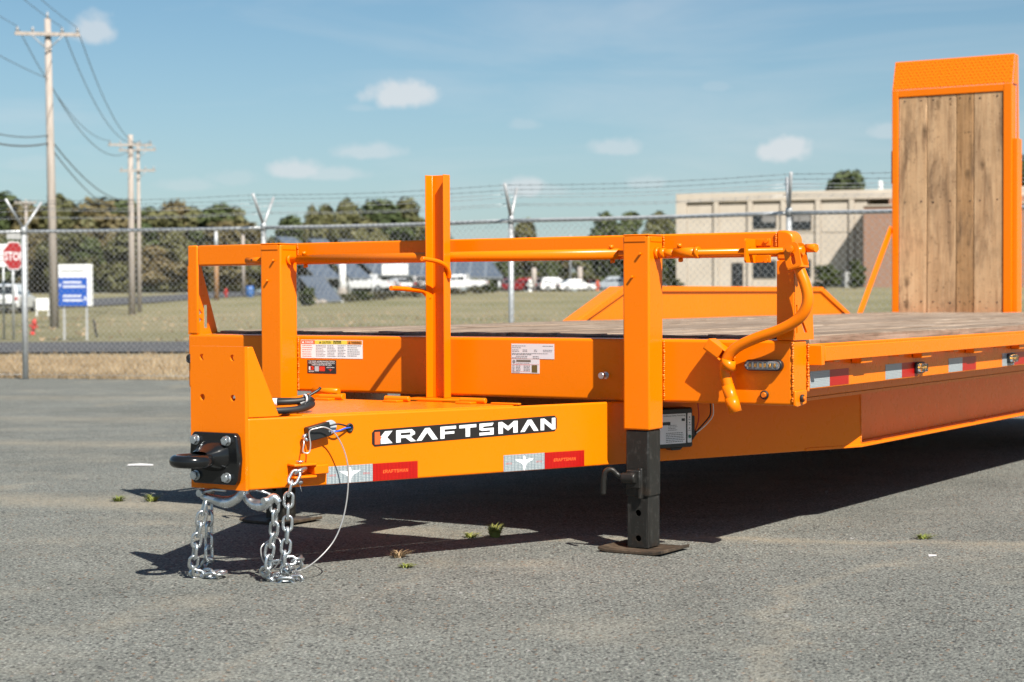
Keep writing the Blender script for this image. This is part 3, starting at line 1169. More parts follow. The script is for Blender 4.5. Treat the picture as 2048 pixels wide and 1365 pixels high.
# stake (chain rack) standing on the lid
bp = MB().box(-1.425, -1.165, -0.150, -0.020, -0.0128, -0.003).build('stake_base', OR, TR, 0.003)
xl, xr, yf, yb = -1.364, -1.283, -0.106, -0.066
t = 0.007
prof = [(xl, yf), (xl + t * .7, yf), (xl + t * 1.3, yb - t), (xr - t * 1.3, yb - t), (xr - t * .7, yf), (xr, yf), (xr, yb), (xl, yb)]
stk = MB().prism(prof, -0.0028, 0.790, frZ).build('stake', OR, TR, 0.0015)
hk = MB().tube(spline([(-1.279, -0.082, 0.425), (-1.274, -0.090, 0.445), (-1.274, -0.105, 0.464), (-1.280, -0.135, 0.478), (-1.285, -0.180, 0.486), (-1.288, -0.235, 0.490)], 5), 0.0085, 10)
hk.build('chain_peg', OR, stk)
hk = MB().tube(spline([(-1.361, -0.085, 0.352), (-1.366, -0.098, 0.366), (-1.368, -0.120, 0.378), (-1.370, -0.180, 0.383), (-1.372, -0.250, 0.387), (-1.373, -0.302, 0.388)], 5), 0.0085, 10)
hk.build('chain_peg', OR, stk)
# ---- drop-leg jacks


def jack(x0, x1, near):
    s = MB().box(x0, x1, -0.101, -0.002, -0.089, 0.556)
    s = s.build('jack_sleeve', OR, TR, 0.006, seg=3)
    MB().box(x0 + .001, x1 - .001, -0.1025, -0.006, 0.5562, 0.562).build('jack_cap', OR, s, 0.003)
    # folded cap lip on the face
    MB().box(x0 + .006, x1 - .012, -0.1035, -0.1012, 0.537, 0.5555).build('cap_lip', OR, s, 0.001)
    MB().box(x1 + .0002, x1 + .002, -0.09, -0.010, 0.537, 0.5555).build('cap_lip', OR, s, 0.001)
    xm = (x0 + x1) / 2
    for dx, z in ((0.018, 0.497), (-0.012, 0.421)):
        MB().cyl((xm + dx, -0.1, z), (xm + dx, -0.113, z), 0.0042, 8).build('pin', OR, s)
    MB().cyl((x1 + .0002, -0.05, 0.499), (x1 + 0.012, -0.05, 0.499), 0.020, 14).build('shaft_bush', OR, s)
    MB().box(x0 + .005, x1 - .006, -0.096, -0.008, -0.312, -0.0885).build('outer_leg', 'black_steel', s, 0.006)
    # telescoping lower leg with pin holes on its face
    lo = plate('inner_leg', [(x0 + .010, -0.482), (x1 - .011, -0.482), (x1 - .011, -0.305), (x0 + .010, -0.305)],
               [circ(xm + .001, -0.367, .011), circ(xm + .001, -0.452, .011)], 0.006, frY(-0.084), 'black_steel', s)
    b = MB()
    b.box(x1 - .0165, x1 - .0105, -0.0835, -0.014, -0.482, -0.305)
    b.box(x0 + .0105, x0 + .0165, -0.0835, -0.014, -0.482, -0.305)
    b.box(x0 + .0105, x1 - .0105, -0.0135, -0.008, -0.482, -0.305)
    b.build('inner_leg', 'black_steel', s, 0.002)
    # foot: flat plate with two turned-up lips
    f = MB()
    L = 0.120
    pts = [(-L, 0.008), (-L + .030, 0.001), (L - .030, 0.001), (L, 0.008), (L, 0.019), (L - .031, 0.012), (-L + .031, 0.012), (-L, 0.019)]
    c45 = lambda a, b_, h: (xm + a, -0.052 + h, -0.4975 + b_)
    f.prism(pts, -0.100, 0.105, c45)
    f.build('foot_plate', 'scuffed_steel', s, 0.002)
    # spring drop pin
    px = x0 if near else x0
    d = MB()
    d.box(xm - 0.030, xm + 0.022, -0.118, -0.0985, -0.282, -0.222)
    d.box(xm + 0.010, xm + 0.026, -0.112, -0.0962, -0.318, -0.215)
    d.cyl((xm - 0.042, -0.122, -0.248), (xm + 0.01, -0.122, -0.248), 0.018, 14)
    d.build('pin_housing', 'black_steel', s, 0.004)
    h = MB().tube(spline([(xm - 0.03, -0.122, -0.248), (xm - 0.055, -0.125, -0.240), (xm - 0.075, -0.135, -0.222), (xm - 0.092, -0.145, -0.228), (xm - 0.098, -0.147, -0.255), (xm - 0.100, -0.147, -0.305)], 6), 0.0088, 10)
    h.build('drop_pin', 'black_steel', s)
    return s


jackL = jack(-2.129, -2.031, False)
jackR = jack(-0.566, -0.467, True)

# ---- crank shaft, couplers, universal joint, handle
ZS, YS = 0.499, -0.05
sh = MB().cyl((-2.24, YS, ZS), (0.045, YS, ZS), 0.0115, 14).build('crank_shaft', OR, TR)
MB().cyl((-2.238, YS, ZS), (-2.1295, YS, ZS), 0.0125, 14).build('shaft_stub', OR, sh)
MB().hexbolt((-2.205, YS - .011, ZS + .002), (0, -1, 0), 0.004, 0.0022).build('stub_hole', 'black_print', sh)
MB().cyl((-1.985, YS, ZS), (-0.605, YS, ZS), 0.0185, 18).build('shaft_sleeve', OR, sh)
for x in (-1.955, -0.635, -0.378):
    b = MB()
    b.hexbolt((x, YS - .006, ZS + .030), (0, .2, -1), 0.0085, 0.012)
    b.cyl((x, YS - .004, ZS + .022), (x, YS + .006, ZS - .030), 0.005, 8)
    b.hexbolt((x, YS + .004, ZS - .019), (0, .2, -1), 0.0085, 0.010)
    b.build('coupler_bolt', OR, sh)
MB().cyl((-0.452, YS, ZS), (-0.432, YS, ZS), 0.017, 16).cyl((-0.44, YS, ZS), (-0.395, YS, ZS), 0.0135, 16).build('coupler', OR, sh)
MB().cyl((-0.398, YS, ZS), (-0.315, YS, ZS), 0.0172, 18).cyl((-0.322, YS, ZS), (-0.308, YS, ZS), 0.0195, 16).build('coupler', OR, sh)
# bearing bracket bolted to the guard rail
br = plate('shaft_bracket', [(-0.032, 0.463), (0.004, 0.463), (0.004, 0.541), (-0.075, 0.541), (-0.082, 0.534), (-0.082, 0.470), (-0.075, 0.463)],
           [circ(-0.05, ZS, 0.0135)], 0.006, lambda a, b, h: (-0.132 + h, a, b), OR, sh)
MB().box(-0.1262, -0.075, -0.006, 0.003, 0.5175, 0.541).build('bracket_flange', OR, sh, 0.002)
MB().box(-0.1262, -0.075, -0.006, 0.003, 0.463, 0.487).build('bracket_flange', OR, sh, 0.002)
MB().hexbolt((-0.088, -0.006, 0.534), (0, -1, 0), .008, .006).hexbolt((-0.088, -0.006, 0.470), (0, -1, 0), .008, .006).build('bracket_bolt', OR, sh)
# universal joint: a slotted yoke hanging at the end of the shaft
uj = MB()
ax = Vector((0.25, -0.06, -1)).normalized()


def frU(o, e1, e2, e3):
    o, e1, e2, e3 = map(Vector, (o, e1, e2, e3))
    return lambda a, b, h: tuple(o + e1 * a + e2 * b + e3 * h)


U0 = Vector((0.030, -0.052, 0.503))
e2 = Vector((0.22, -0.02, -1)).normalized()
e1 = Vector((1, 0.0, 0.22)).normalized()
e3 = e1.cross(e2).normalized()
for off in (-0.030, 0.024):
    plate('joint_cheek', rrect(-0.026, 0.026, -0.020, 0.062, 0.014), [rrect(-0.008, 0.008, 0.012, 0.050, 0.007)], 0.006,
          frU(U0 + e3 * off, e1, e2, e3), OR, sh)
MB().prism(rrect(-0.026, 0.026, -0.030, 0.030, .004), 0.056, 0.064, frU(U0, e1, e3, e2)).build('joint_base', OR, sh, 0.002)
MB().cyl(U0 + e3 * -0.045, U0 + e3 * 0.04, 0.010, 12).build('joint_pin', OR, sh)
MB().cyl(U0 + e3 * -0.043, U0 + e3 * -0.034, 0.013, 12).build('joint_pin', OR, sh)
MB().cyl((0.055, -0.02, 0.507), (0.095, -0.03, 0.507), 0.014, 6).build('joint_nut', OR, sh)
MB().cyl((0.0, YS, ZS), (0.06, YS, ZS), 0.015, 12).build('joint_block', OR, sh)
hp = spline([(0.040, -0.054, 0.458), (0.054, -0.056, 0.426), (0.069, -0.058, 0.391), (0.078, -0.059, 0.351), (0.071, -0.060, 0.314), (0.042, -0.060, 0.279), (-0.018, -0.060, 0.247),
             (-0.106, -0.058, 0.218), (-0.168, -0.057, 0.190), (-0.202, -0.056, 0.157), (-0.212, -0.055, 0.116), (-0.204, -0.054, 0.067), (-0.191, -0.052, 0.022), (-0.184, -0.05, -0.004)], 7)
hd = MB().tube(hp, 0.0182, 18).build('crank_handle', OR, TR)
MB().tube([(-0.205, -0.0546, 0.066), (-0.192, -0.0513, 0.024), (-0.178, -0.05, -0.022)], 0.0205, 18).build('handle_grip', OR, hd)
MB().tube([(-0.193, -0.0515, 0.026), (-0.178, -0.05, -0.0225)], 0.0222, 18).build('handle_grip', OR, hd)
# spring clip that holds the handle against the beam
cl = MB()
d1 = Vector((0.83, 0, -0.55)).normalized()
d2 = Vector((0.55, 0, 0.83)).normalized()
fc = frU((-0.275, -0.004, 0.190), d1, d2, (0, -1, 0))
cl.box(-0.014, 0.085, -0.014, 0.014, 0.0, 0.006, fc)
cl.box(-0.008, 0.030, 0.006, 0.012, 0.006, 0.045, fc)
cl.box(-0.012, 0.075, -0.016, -0.010, 0.006, 0.050, fc)
cl.box(-0.012, 0.075, 0.020, 0.025, 0.0, 0.052, fc)
cl.box(-0.012, 0.05, -0.012, 0.022, 0.046, 0.052, fc)
cl.build('handle_clip', OR, TR, 0.002)
arc = []
for i in range(15):
    a = R_(-115 + 250 * i / 14)
    arc.append((-0.1965 + 0.0235 * math.cos(a), -0.064 - 0.0235 * math.sin(a)))
band = MB()
vs, fs = [], []
for i, (x, y) in enumerate(arc):
    k = (x + .1965) * 0.25
    vs += [(x, y, 0.118 - k), (x, y, 0.150 - k)]
for i in range(len(arc) - 1):
    fs.append((2 * i, 2 * i + 2, 2 * i + 3, 2 * i + 1))
band.add(vs, fs, True)
bo = band.build('clip_band', OR, TR)
so = bo.modifiers.new('thick', 'SOLIDIFY')
so.thickness = 0.004

# ---- lunette eye on the coupler plate
oct_ = [(-1.372, -0.200), (-1.214, -0.200), (-1.203, -0.186), (-1.196, -0.123), (-1.203, -0.058), (-1.214, -0.045), (-1.372, -0.045), (-1.383, -0.058), (-1.389, -0.123), (-1.383, -0.186)]
ey = MB().prism(oct_, 0.0135, 0.036, frY(-1.284)).build('lunette_plate', 'black_casting', TR, 0.005, seg=3)
bs = MB()
for i, (hw, hh, y) in enumerate(((0.062, 0.040, -1.321), (0.056, 0.034, -1.335), (0.046, 0.027, -1.352), (0.036, 0.020, -1.372))):
    pass
secs = [(0.064, 0.046, -1.320), (0.060, 0.040, -1.332), (0.052, 0.032, -1.346), (0.042, 0.024, -1.362), (0.034, 0.0175, -1.380)]
vs, fs = [], []
n = 20
for hw, hh, y in secs:
    for k in range(n):
        a = 2 * math.pi * k / n
        c_, s_ = math.cos(a), math.sin(a)
        vs.append((CX + hw * math.copysign(abs(c_) ** .7, c_), y, -0.115 + hh * math.copysign(abs(s_) ** .7, s_)))
for i in range(len(secs) - 1):
    for k in range(n):
        fs.append((i * n + k, i * n + (k + 1) % n, (i + 1) * n + (k + 1) % n, (i + 1) * n + k))
bs.add(vs, fs, True)
bs.build('lunette_boss', 'black_casting', ey)
ring = [(CX + 0.048 * math.cos(2 * math.pi * k / 36), -1.412 + 0.048 * math.sin(2 * math.pi * k / 36), -0.123) for k in range(36)]
MB().tube(ring, 0.0185, 18, closed=True).build('lunette_ring', 'black_casting', ey)
for (x, z) in ((-1.361, -0.068), (-1.238, -0.068), (-1.361, -0.176), (-1.238, -0.178)):
    mb = MB()
    mb.cyl((x, -1.3205, z), (x, -1.3235, z), 0.0155, 18)
    mb.hexbolt((x, -1.3235, z), (0, -1, 0), 0.0138, 0.012)
    mb.cyl((x, -1.3355, z), (x, -1.3365, z), 0.010, 14)
    mb.build('bolt', 'zinc', ey, 0.001)
# ---- chain lugs on the tongue sides


def lug(fr):
    l = MB()
    poly = [(0.118, -0.1475), (0.262, -0.1475), (0.262, -0.178), (0.118, -0.178)]
    l.prism([(0.20, 0.0006), (0.262, 0.0006), (0.255, 0.030), (0.20, 0.042)], -0.178, -0.150, lambda a, b, h: fr(a, h, b))
    l.prism([(0.128, 0.0006), (0.205, 0.0006), (0.205, 0.048), (0.128, 0.048)], -0.1505, -0.1425, lambda a, b, h: fr(a, h, b))
    l.prism([(0.128, 0.0006), (0.205, 0.0006), (0.205, 0.048), (0.128, 0.048)], -0.187, -0.179, lambda a, b, h: fr(a, h, b))
    lo = l.build('chain_lug', OR, TR, 0.003)
    b = MB()
    p0, p1 = Vector(fr(0.156, -0.139, 0.030)), Vector(fr(0.156, -0.205, 0.030))
    b.cyl(p0, p0 + Vector((0, 0, 0.005)), 0.012, 14)
    b.cyl(p0, p1, 0.0055, 10)
    b.cyl(p1 + Vector((0, 0, .012)), p1 + Vector((0, 0, .003)), 0.0095, 6)
    b.tube([p1 + Vector((-.012, -.006, .010)), p1 + Vector((0, 0, -.004)), p1 + Vector((.006, 0, -.022))], 0.0012, 5)
    b.build('lug_bolt', 'zinc', lo)


lug(frT)
lug(mir(frT))

# ---- breakaway switch with its cable end, leads and grommet
def frS(a, b, h):     # tilted local frame on the tongue face
    c_, s_ = math.cos(R_(12)), math.sin(R_(12))
    return frT(0.224 + a * c_ - b * s_, -0.0495 + a * s_ + b * c_, h)


sw = MB()
sw.prism([(-0.036, -0.022), (0.040, -0.022), (0.040, 0.021), (-0.036, 0.021)], 0.0012, 0.030, frS)
sw = sw.build('breakaway_switch', 'black_plastic', TR, 0.003)
cap = MB().prism([(0.040, -0.021)] + [(0.052 + 0.021 * math.cos(R_(a)), 0.021 * math.sin(R_(a))) for a in range(-75, 76, 15)] + [(0.040, 0.020)], 0.0012, 0.008, frS)
cap.build('switch_bracket', 'grey_plastic', sw, 0.001)
MB().hexbolt(frS(0.033, -0.007, 0.030), TN, .0035, .0015).build('switch_screw', 'zinc', sw)
MB().cyl(frS(-0.037, -0.002, .016), frS(-0.052, -0.004, .016), 0.006, 10).build('switch_pin', 'zinc', sw)
gm = []
for k in range(20):
    a = 2 * math.pi * k / 20
    gm.append(frT(0.345 + 0.009 * math.cos(a), -0.045 + 0.011 * math.sin(a), 0.002))
MB().tube(gm, 0.0038, 8, closed=True).prism(circ(0.345, -0.045, 0.009), 0.0004, 0.001, frT).build('grommet', 'black_rubber', sw)
MB().tube(spline([frS(0.045, 0.006, .018), frT(0.290, -0.030, .022), frT(0.32, -0.036, .016), frT(0.345, -0.044, .002)], 6), 0.0028, 8).build('lead', 'black_rubber', sw)
MB().tube(spline([frS(0.042, -0.012, .018), frT(0.288, -0.052, .024), frT(0.318, -0.045, .018), frT(0.347, -0.044, .002)], 6), 0.0026, 8).build('lead', 'blue_wire', sw)

# ---- maker's plate on the tongue
sl = (-0.0395 + 0.0565) / (1.140 - 0.420)


def logo_poly(a0, a1, b0, b1, ch):
    base = [(a0 + ch, b0), (a1 - ch, b0), (a1, b0 + ch), (a1, b1 - ch), (a1 - ch, b1), (a0 + ch, b1), (a0, b1 - ch), (a0, b0 + ch)]
    return [(a, b + sl * (a - 0.42)) for a, b in base]


lg = MB().prism(logo_poly(0.424, 1.134, -0.1075, -0.0555, 0.009), 0.0004, 0.0016, frT).build('maker_plate', 'logo_black', TR)
mb = MB()
word(mb, 0.4335, 1.128, -0.1010, 0.0385, 0.0020, frT, sl)
mb.build('maker_name', 'white_print', lg)
k = (1.128 - 0.4335) / (1727 - 425)
mb = MB().sheet([(0.4335, -0.101), (0.4335 + 34 * k, -0.101), (0.4335 + 34 * k, -0.090), (0.4335 + 44 * k, -0.0817), (0.4335 + 34 * k, -0.0735), (0.4335 + 34 * k, -0.0625), (0.4335, -0.0625)], 0.0020, frT)
mb.build('maker_emblem', 'orange_print', lg)


# ---- conspicuity tapes
EAGLE = [[(-.02, -.5), (.02, -.5), (.05, -.2), (.16, -.02), (.30, .08), (.40, .20), (.18, .20), (.05, .14), (.045, .32), (0, .42), (-.06, .34), (-.03, .30), (-.05, .14), (-.18, .20), (-.40, .20), (-.30, .08), (-.16, -.02), (-.05, -.2)]]


def tape(a0, a1, a2, b0, b1, fr, printed=True):
    w = MB().prism([(a0, b0), (a1 - .0004, b0), (a1 - .0004, b1), (a0, b1)], 0.0004, 0.0011, fr).build('white_tape', 'white_reflective', TR)
    r = MB().prism([(a1, b0), (a2, b0), (a2, b1), (a1, b1)], 0.0004, 0.0011, fr).build('red_tape', 'red_reflective', TR)
    if printed:
        H = b1 - b0
        mb = MB()
        cx, cy = (a0 + a1) / 2, (b0 + b1) / 2
        for poly in EAGLE:
            mb.sheet([(cx + x * H * 1.75, cy + y * H * 0.98) for x, y in poly], 0.0015, fr)
        mb.build('eagle_emblem', 'white_print', w)
        mb = MB()
        put_text(mb, 'DOT-C2', 0.008, a0 + .010, cy - .004, 0.0015, fr, width=.022)
        put_text(mb, 'DOT-C2', 0.008, a1 - .034, cy - .004, 0.0015, fr, width=.022)
        mb.build('tape_lettering', 'red_print', w)
        mb = MB()
        word(mb, a1 + .034, a1 + .128, cy - .005, 0.0105, 0.0015, fr)
        mb.build('tape_lettering', 'orange_print', r)
    return w


tape(0.263, 0.426, 0.590, -0.2145, -0.1605, frT)
tape(0.919, 1.084, 1.248, -0.2145, -0.1605, frT)
for i in range(8):
    y = 0.142 + i * 0.690
    tape(y, y + 0.168, y + 0.338, 0.052, 0.106, frX(0.0), False)


def side_lamp(y):
    b = MB().prism(rrect(y - .045, y + .045, 0.062, 0.104, .008), 0.0015, 0.012, frX(0.0)).build('side_lamp', 'black_plastic', TR, 0.002)
    MB().prism(rrect(y - .039, y + .039, 0.067, 0.099, .006), 0.0125, 0.028, frX(0.0)).build('lens', 'clear_lens', b, 0.004)
    for k in range(4):
        MB().prism(circ(y - .026 + k * .0175, 0.083, .004, 8), 0.0122, 0.0165, frX(0.0)).build('led', 'led_amber', b)


side_lamp(1.175)
side_lamp(2.32)

# ---- strobe lamp, markers and bolts on the head beam
st = MB().prism(rrect(-0.160, -0.028, 0.113, 0.149, .017, 6), 0.0005, 0.022, frY(0)).build('strobe_lamp', 'black_plastic', TR, 0.003)
MB().prism(rrect(-0.154, -0.034, 0.118, 0.144, .0125, 6), 0.0222, 0.0225, frY(0)).build('reflector', 'grey_print', st)
for kx in (-.146, -.128, -.1095, -.0925, -.076, -.0585, -.042):
    MB().box(kx - .003, kx + .003, -0.0245, -0.0226, 0.121, 0.141).build('reflector_rib', 'zinc', st)
for kx in (-.137, -.119, -.100, -.085, -.067, -.050):
    MB().box(kx - .004, kx + .004, -0.0262, -0.0226, 0.125, 0.137).build('led', 'led_amber', st, 0.001)
MB().prism(rrect(-0.155, -0.033, 0.117, 0.145, .013, 6), 0.0265, 0.0330, frY(0)).build('lens', 'clear_lens', st, 0.002)
for x in (-.148, -.040):
    MB().hexbolt((x, -0.033, 0.131), (0, -1, 0), .0045, .0012).build('screw', 'zinc', st)


def marker(c_, d, r):
    c_ = Vector(c_)
    d = Vector(d)
    b = MB().cyl(c_, c_ + d * 0.010, r, 20).build('marker_lamp', 'black_rubber', TR, 0.002)
    mb = MB()
    q = c_ + d * 0.0102
    mb.cyl(q, q + d * 0.006, r * .72, 18, r * .5)
    mb.build('lens', 'amber_lens', b)
    MB().cyl(c_ + d * .0101, c_ + d * .0102, r * .7, 14).build('reflector', 'orange_print', b)


marker((-0.096, 0, 0.034), (0, -1, 0), 0.0145)
lg2 = MB().prism([(-0.003, 0.0), (0.012, -0.004), (0.085, 0.004), (0.092, 0.049), (-0.003, 0.049)], 0.0015, 0.012, frX(0.001)).build('corner_lug', OR, TR, 0.003)
marker((0.0135, 0.038, 0.024), (1, 0, 0), 0.0125)
b = MB().cyl((-0.688, 0, 0.086), (-0.688, -0.004, 0.086), .013, 18).cyl((-0.688, -.004, .086), (-0.688, -.026, .086), .0075, 14)
b.build('bolt', 'zinc', TR, .001)
b = MB().cyl((-0.688, -.022, .086), (-0.688, -.036, .086), .0115, 18).build('bolt', 'zinc', TR, .002)
st2 = MB().prism(rrect(-2.578, -2.548, 0.098, 0.134, .012, 5), 0.0005, 0.022, frY(0)).build('strobe_lamp', 'black_plastic', TR, 0.003)
MB().prism(rrect(-2.574, -2.552, 0.102, 0.130, .009, 5), 0.0225, 0.030, frY(0)).build('lens', 'clear_lens', st2, 0.002)

# ---- decals on the head beam
F0 = frY(0.0)


def lines(mb, a0, a1, btop, n, pitch, hgt, h, fr, rag=0.35, seed=1):
    rnd = random.Random(seed)
    for i in range(n):
        x = a0
        e = a0 + (a1 - a0) * rnd.uniform(1 - rag, 1.0)
        b = btop - i * pitch
        while x < e:
            w_ = rnd.uniform(0.004, 0.011)
            mb.sheet([(x, b), (min(x + w_, e), b), (min(x + w_, e), b + hgt), (x, b + hgt)], h, fr)
            x += w_ + 0.0018


def decal(name, a0, a1, b0, b1, mat, fr=F0):
    return MB().prism([(a0, b0), (a1, b0), (a1, b1), (a0, b1)], 0.0004, 0.0010, fr).build(name, mat, TR)


d = decal('warning_decal', -2.016, -1.724, 0.127, 0.196, 'white_print')
MB().sheet([(-2.014, .180), (-1.949, .180), (-1.949, .1945), (-2.014, .1945)], .0014, F0).build('header', 'orange_print', d)
MB().sheet([(-1.9485, .180), (-1.796, .180), (-1.796, .1945), (-1.9485, .1945)], .0014, F0).build('header', 'yellow_print', d)
MB().sheet([(-1.7955, .180), (-1.726, .180), (-1.726, .1945), (-1.7955, .1945)], .0014, F0).build('header', 'amber_print', d)
mb = MB()
put_text(mb, 'DANGER', 0.0125, -1.995, .1828, .0018, F0, width=.040, bold=True)
mb.sheet([(-2.011, .183), (-1.999, .183), (-2.005, .193)], .0018, F0)
mb.build('lettering', 'white_print', d)
mb = MB()
put_text(mb, 'CAUTION', 0.0125, -1.914, .1828, .0018, F0, width=.043, bold=True)
put_text(mb, 'WARNING', 0.0125, -1.776, .1828, .0018, F0, width=.045, bold=True)
for x in (-1.928, -1.790):
    mb.add([F0(x + p, q, .0018) for p, q in ((0, .183), (.010, .183), (.005, .192))], [(0, 1, 2)])
lines(mb, -1.860, -1.822, .189, 1, .004, .0042, .0018, F0, 0, 3)
lines(mb, -1.860, -1.822, .183, 1, .004, .0042, .0018, F0, 0, 4)
mb.build('lettering', 'black_print', d)
mb = MB()
lines(mb, -2.010, -1.953, .1735, 6, .0082, .0024, .0014, F0, .25, 7)
mb.build('fine_print', 'red_print', d)
mb = MB()
for j, (a0_, a1_) in enumerate(((-1.944, -1.894), (-1.889, -1.845), (-1.840, -1.800), (-1.794, -1.729))):
    n_ = 8 if j < 3 else 6
    lines(mb, a0_, a1_, .1740, n_, .0460 / n_, .0022 if j < 3 else .0030, .0014, F0, .4, 20 + j)
mb.build('fine_print', 'grey_print', d)
d = decal('origin_decal', -1.986, -1.848, 0.069, 0.120, 'black_print')
mb = MB()
for i, tx in enumerate(('THIS TRAILER HAS BEEN MANUFACTURED IN', 'THE UNITED STATES AND IS EQUIPPED WITH', 'AMERICAN MADE DEXTER AXLES')):
    put_text(mb, tx, 0.0062, -1.917, .1125 - i * .0065, .0014, F0, width=(.126, .126, .095)[i], bold=True, center=True)
put_text(mb, 'DEXTER', .0065, -1.966, .0745, .0014, F0, width=.024, bold=True, center=True)
mb.sheet([(-1.978, .082), (-1.971, .082), (-1.971, .095), (-1.978, .095)], .0014, F0)
word(mb, -1.894, -1.857, .0905, .0040, .0014, F0)
mb.build('lettering', 'white_print', d)
mb = MB()
mb.sheet([(-1.970, .082), (-1.957, .082), (-1.954, .086), (-1.954, .092), (-1.957, .096), (-1.970, .096), (-1.970, .092), (-1.961, .091), (-1.961, .087), (-1.970, .086)], .0014, F0)
mb.sheet([(-1.928, .078), (-1.901, .078), (-1.901, .096), (-1.928, .096)], .0014, F0)
for poly in EAGLE:
    mb.sheet([(-1.875 + x * .030, .083 + y * .012) for x, y in poly], .0014, F0)
mb.build('emblem', 'red_print', d)
MB().sheet([(-1.950, .077), (-1.930, .077), (-1.930, .0965), (-1.950, .0965)], .0014, F0).build('emblem', 'grey_plastic', d)
d = decal('identification_decal', -1.069, -0.893, 0.138, 0.191, 'label_paper')
mb = MB()
for (a0_, a1_, b_, n_, sd) in ((-1.066, -1.005, .182, 1, 1), (-.940, -.898, .182, 1, 2), (-1.066, -1.025, .1755, 1, 3), (-1.066, -1.035, .168, 2, 4), (-1.022, -1.003, .168, 2, 5), (-.975, -.962, .168, 2, 6),
                               (-.938, -.898, .168, 2, 7), (-1.066, -.905, .1555, 1, 8), (-1.066, -.98, .1515, 1, 9), (-1.050, -1.0, .1455, 1, 10), (-1.066, -1.0, .140, 1, 11), (-.98, -.955, .1455, 1, 12), (-.98, -.952, .140, 1, 13)):
    lines(mb, a0_, a1_, b_, n_, .0052, .0024, .0014, F0, .1, sd)
mb.build('fine_print', 'grey_print', d)
d = decal('tyre_decal', -1.069, -0.953, 0.087, 0.1365, 'label_paper')
mb = MB()
mb.sheet(circ(-1.0585, .1275, .0065), .0014, F0)
mb.sheet([(-1.049, .1265), (-.988, .1265), (-.988, .1345), (-1.049, .1345)], .0014, F0)
lines(mb, -1.049, -.988, .1215, 1, .004, .002, .0014, F0, .1, 31)
for a0_, a1_ in ((-1.065, -1.055), (-1.050, -1.030), (-1.018, -.990)):
    lines(mb, a0_, a1_, .111, 4, .0052, .0026, .0014, F0, .2, 33)
lines(mb, -1.065, -1.035, .0895, 1, .004, .0024, .0014, F0, .0, 36)
mb.build('fine_print', 'grey_print', d)
mb = MB()
mb.sheet([(-.985, .090), (-.962, .090), (-.962, .1165), (-.985, .1165)], .0014, F0)
mb.sheet([(-1.047, .129), (-.99, .129), (-.99, .132), (-1.047, .132)], .0018, F0)
mb.build('print_block', 'gold_print', d)
mb = MB()
for b_ in (.1180, .1160, .0925):
    mb.sheet([(-1.066, b_), (-.955 if b_ > .117 else -.99, b_), (-.955 if b_ > .117 else -.99, b_ + .0006), (-1.066, b_ + .0006)], .0014, F0)
mb.build('rule', 'red_print', d)

# ---- breakaway battery box behind the right jack
bx = MB().prism(rrect(1.505, 1.682, -0.168, -0.030, .008), 0.0012, 0.052, frT).build('battery_box', 'black_plastic', TR, 0.005)
MB().prism(rrect(1.683, 1.697, -0.130, -0.060, .004), 0.004, 0.045, frT).build('box_latch', 'black_plastic', bx, 0.002)
MB().prism([(1.60, -0.1775), (1.635, -0.1775), (1.648, -0.1685), (1.588, -0.1685)], 0.008, 0.04, frT).build('box_foot', 'black_plastic', bx, 0.002)
MB().prism(rrect(1.515, 1.650, -0.153, -0.050, .003), 0.0524, 0.0530, frT).build('box_label', 'label_white', bx)
MB().prism(rrect(1.657, 1.675, -0.152, -0.049, .003), 0.0524, 0.0532, frT).build('box_label', 'label_white', bx)
mb = MB()
put_text(mb, 'Breakaway Safety Monitoring', .008, 1.55, -.0585, .0536, frT, width=.096)
lines(mb, 1.560, 1.645, -.117, 6, .0060, .0020, .0536, frT, .2, 41)
lines(mb, 1.570, 1.612, -.090, 4, .0055, .0016, .0536, frT, .3, 42)
mb.sheet([(1.630, -.076), (1.645, -.076), (1.645, -.067), (1.630, -.067)], .0536, frT)
mb.sheet([(1.545, -.088), (1.580, -.088), (1.580, -.077), (1.545, -.077)], .0536, frT)
for z in (-.064, -.083, -.102):
    mb.sheet(circ(1.666, z, .0024, 10), .0536, frT)
    lines(mb, 1.661, 1.672, z - .0085, 1, .003, .0018, .0536, frT, 0, 50)
mb.build('lettering', 'black_print', bx)
MB().cyl(frT(1.666, -.131, .0534), frT(1.666, -.131, .0565), .0058, 16).build('test_button', 'green_button', bx)
wsp = [frT(1.690, -0.145, .03), frT(1.712, -0.118, .035)]
MB().tube(wsp, .0065, 10).build('cable_sheath', 'black_rubber', bx)
w0 = spline([frT(1.708, -0.120, .036), frT(1.735, -0.092, .045), frT(1.762, -0.062, .05), frT(1.765, -0.03, .05), frT(1.760, -0.002, .05)], 6)
MB().tube(w0, .0028, 8).build('lead', 'black_rubber', bx)
w0 = spline([frT(1.708, -0.122, .039), frT(1.739, -0.097, .050), frT(1.768, -0.066, .056), frT(1.772, -0.032, .056), frT(1.766, -0.002, .056)], 6)
MB().tube(w0, .0022, 8).build('lead', 'white_wire', bx)
w0 = spline([frT(1.708, -0.120, .03), frT(1.725, -0.085, .03), frT(1.728, -0.05, .03), frT(1.720, -0.002, .03)], 6)
MB().tube(w0, .0022, 8).build('lead', 'red_paint', bx)
# ---- wheel guards and tyres


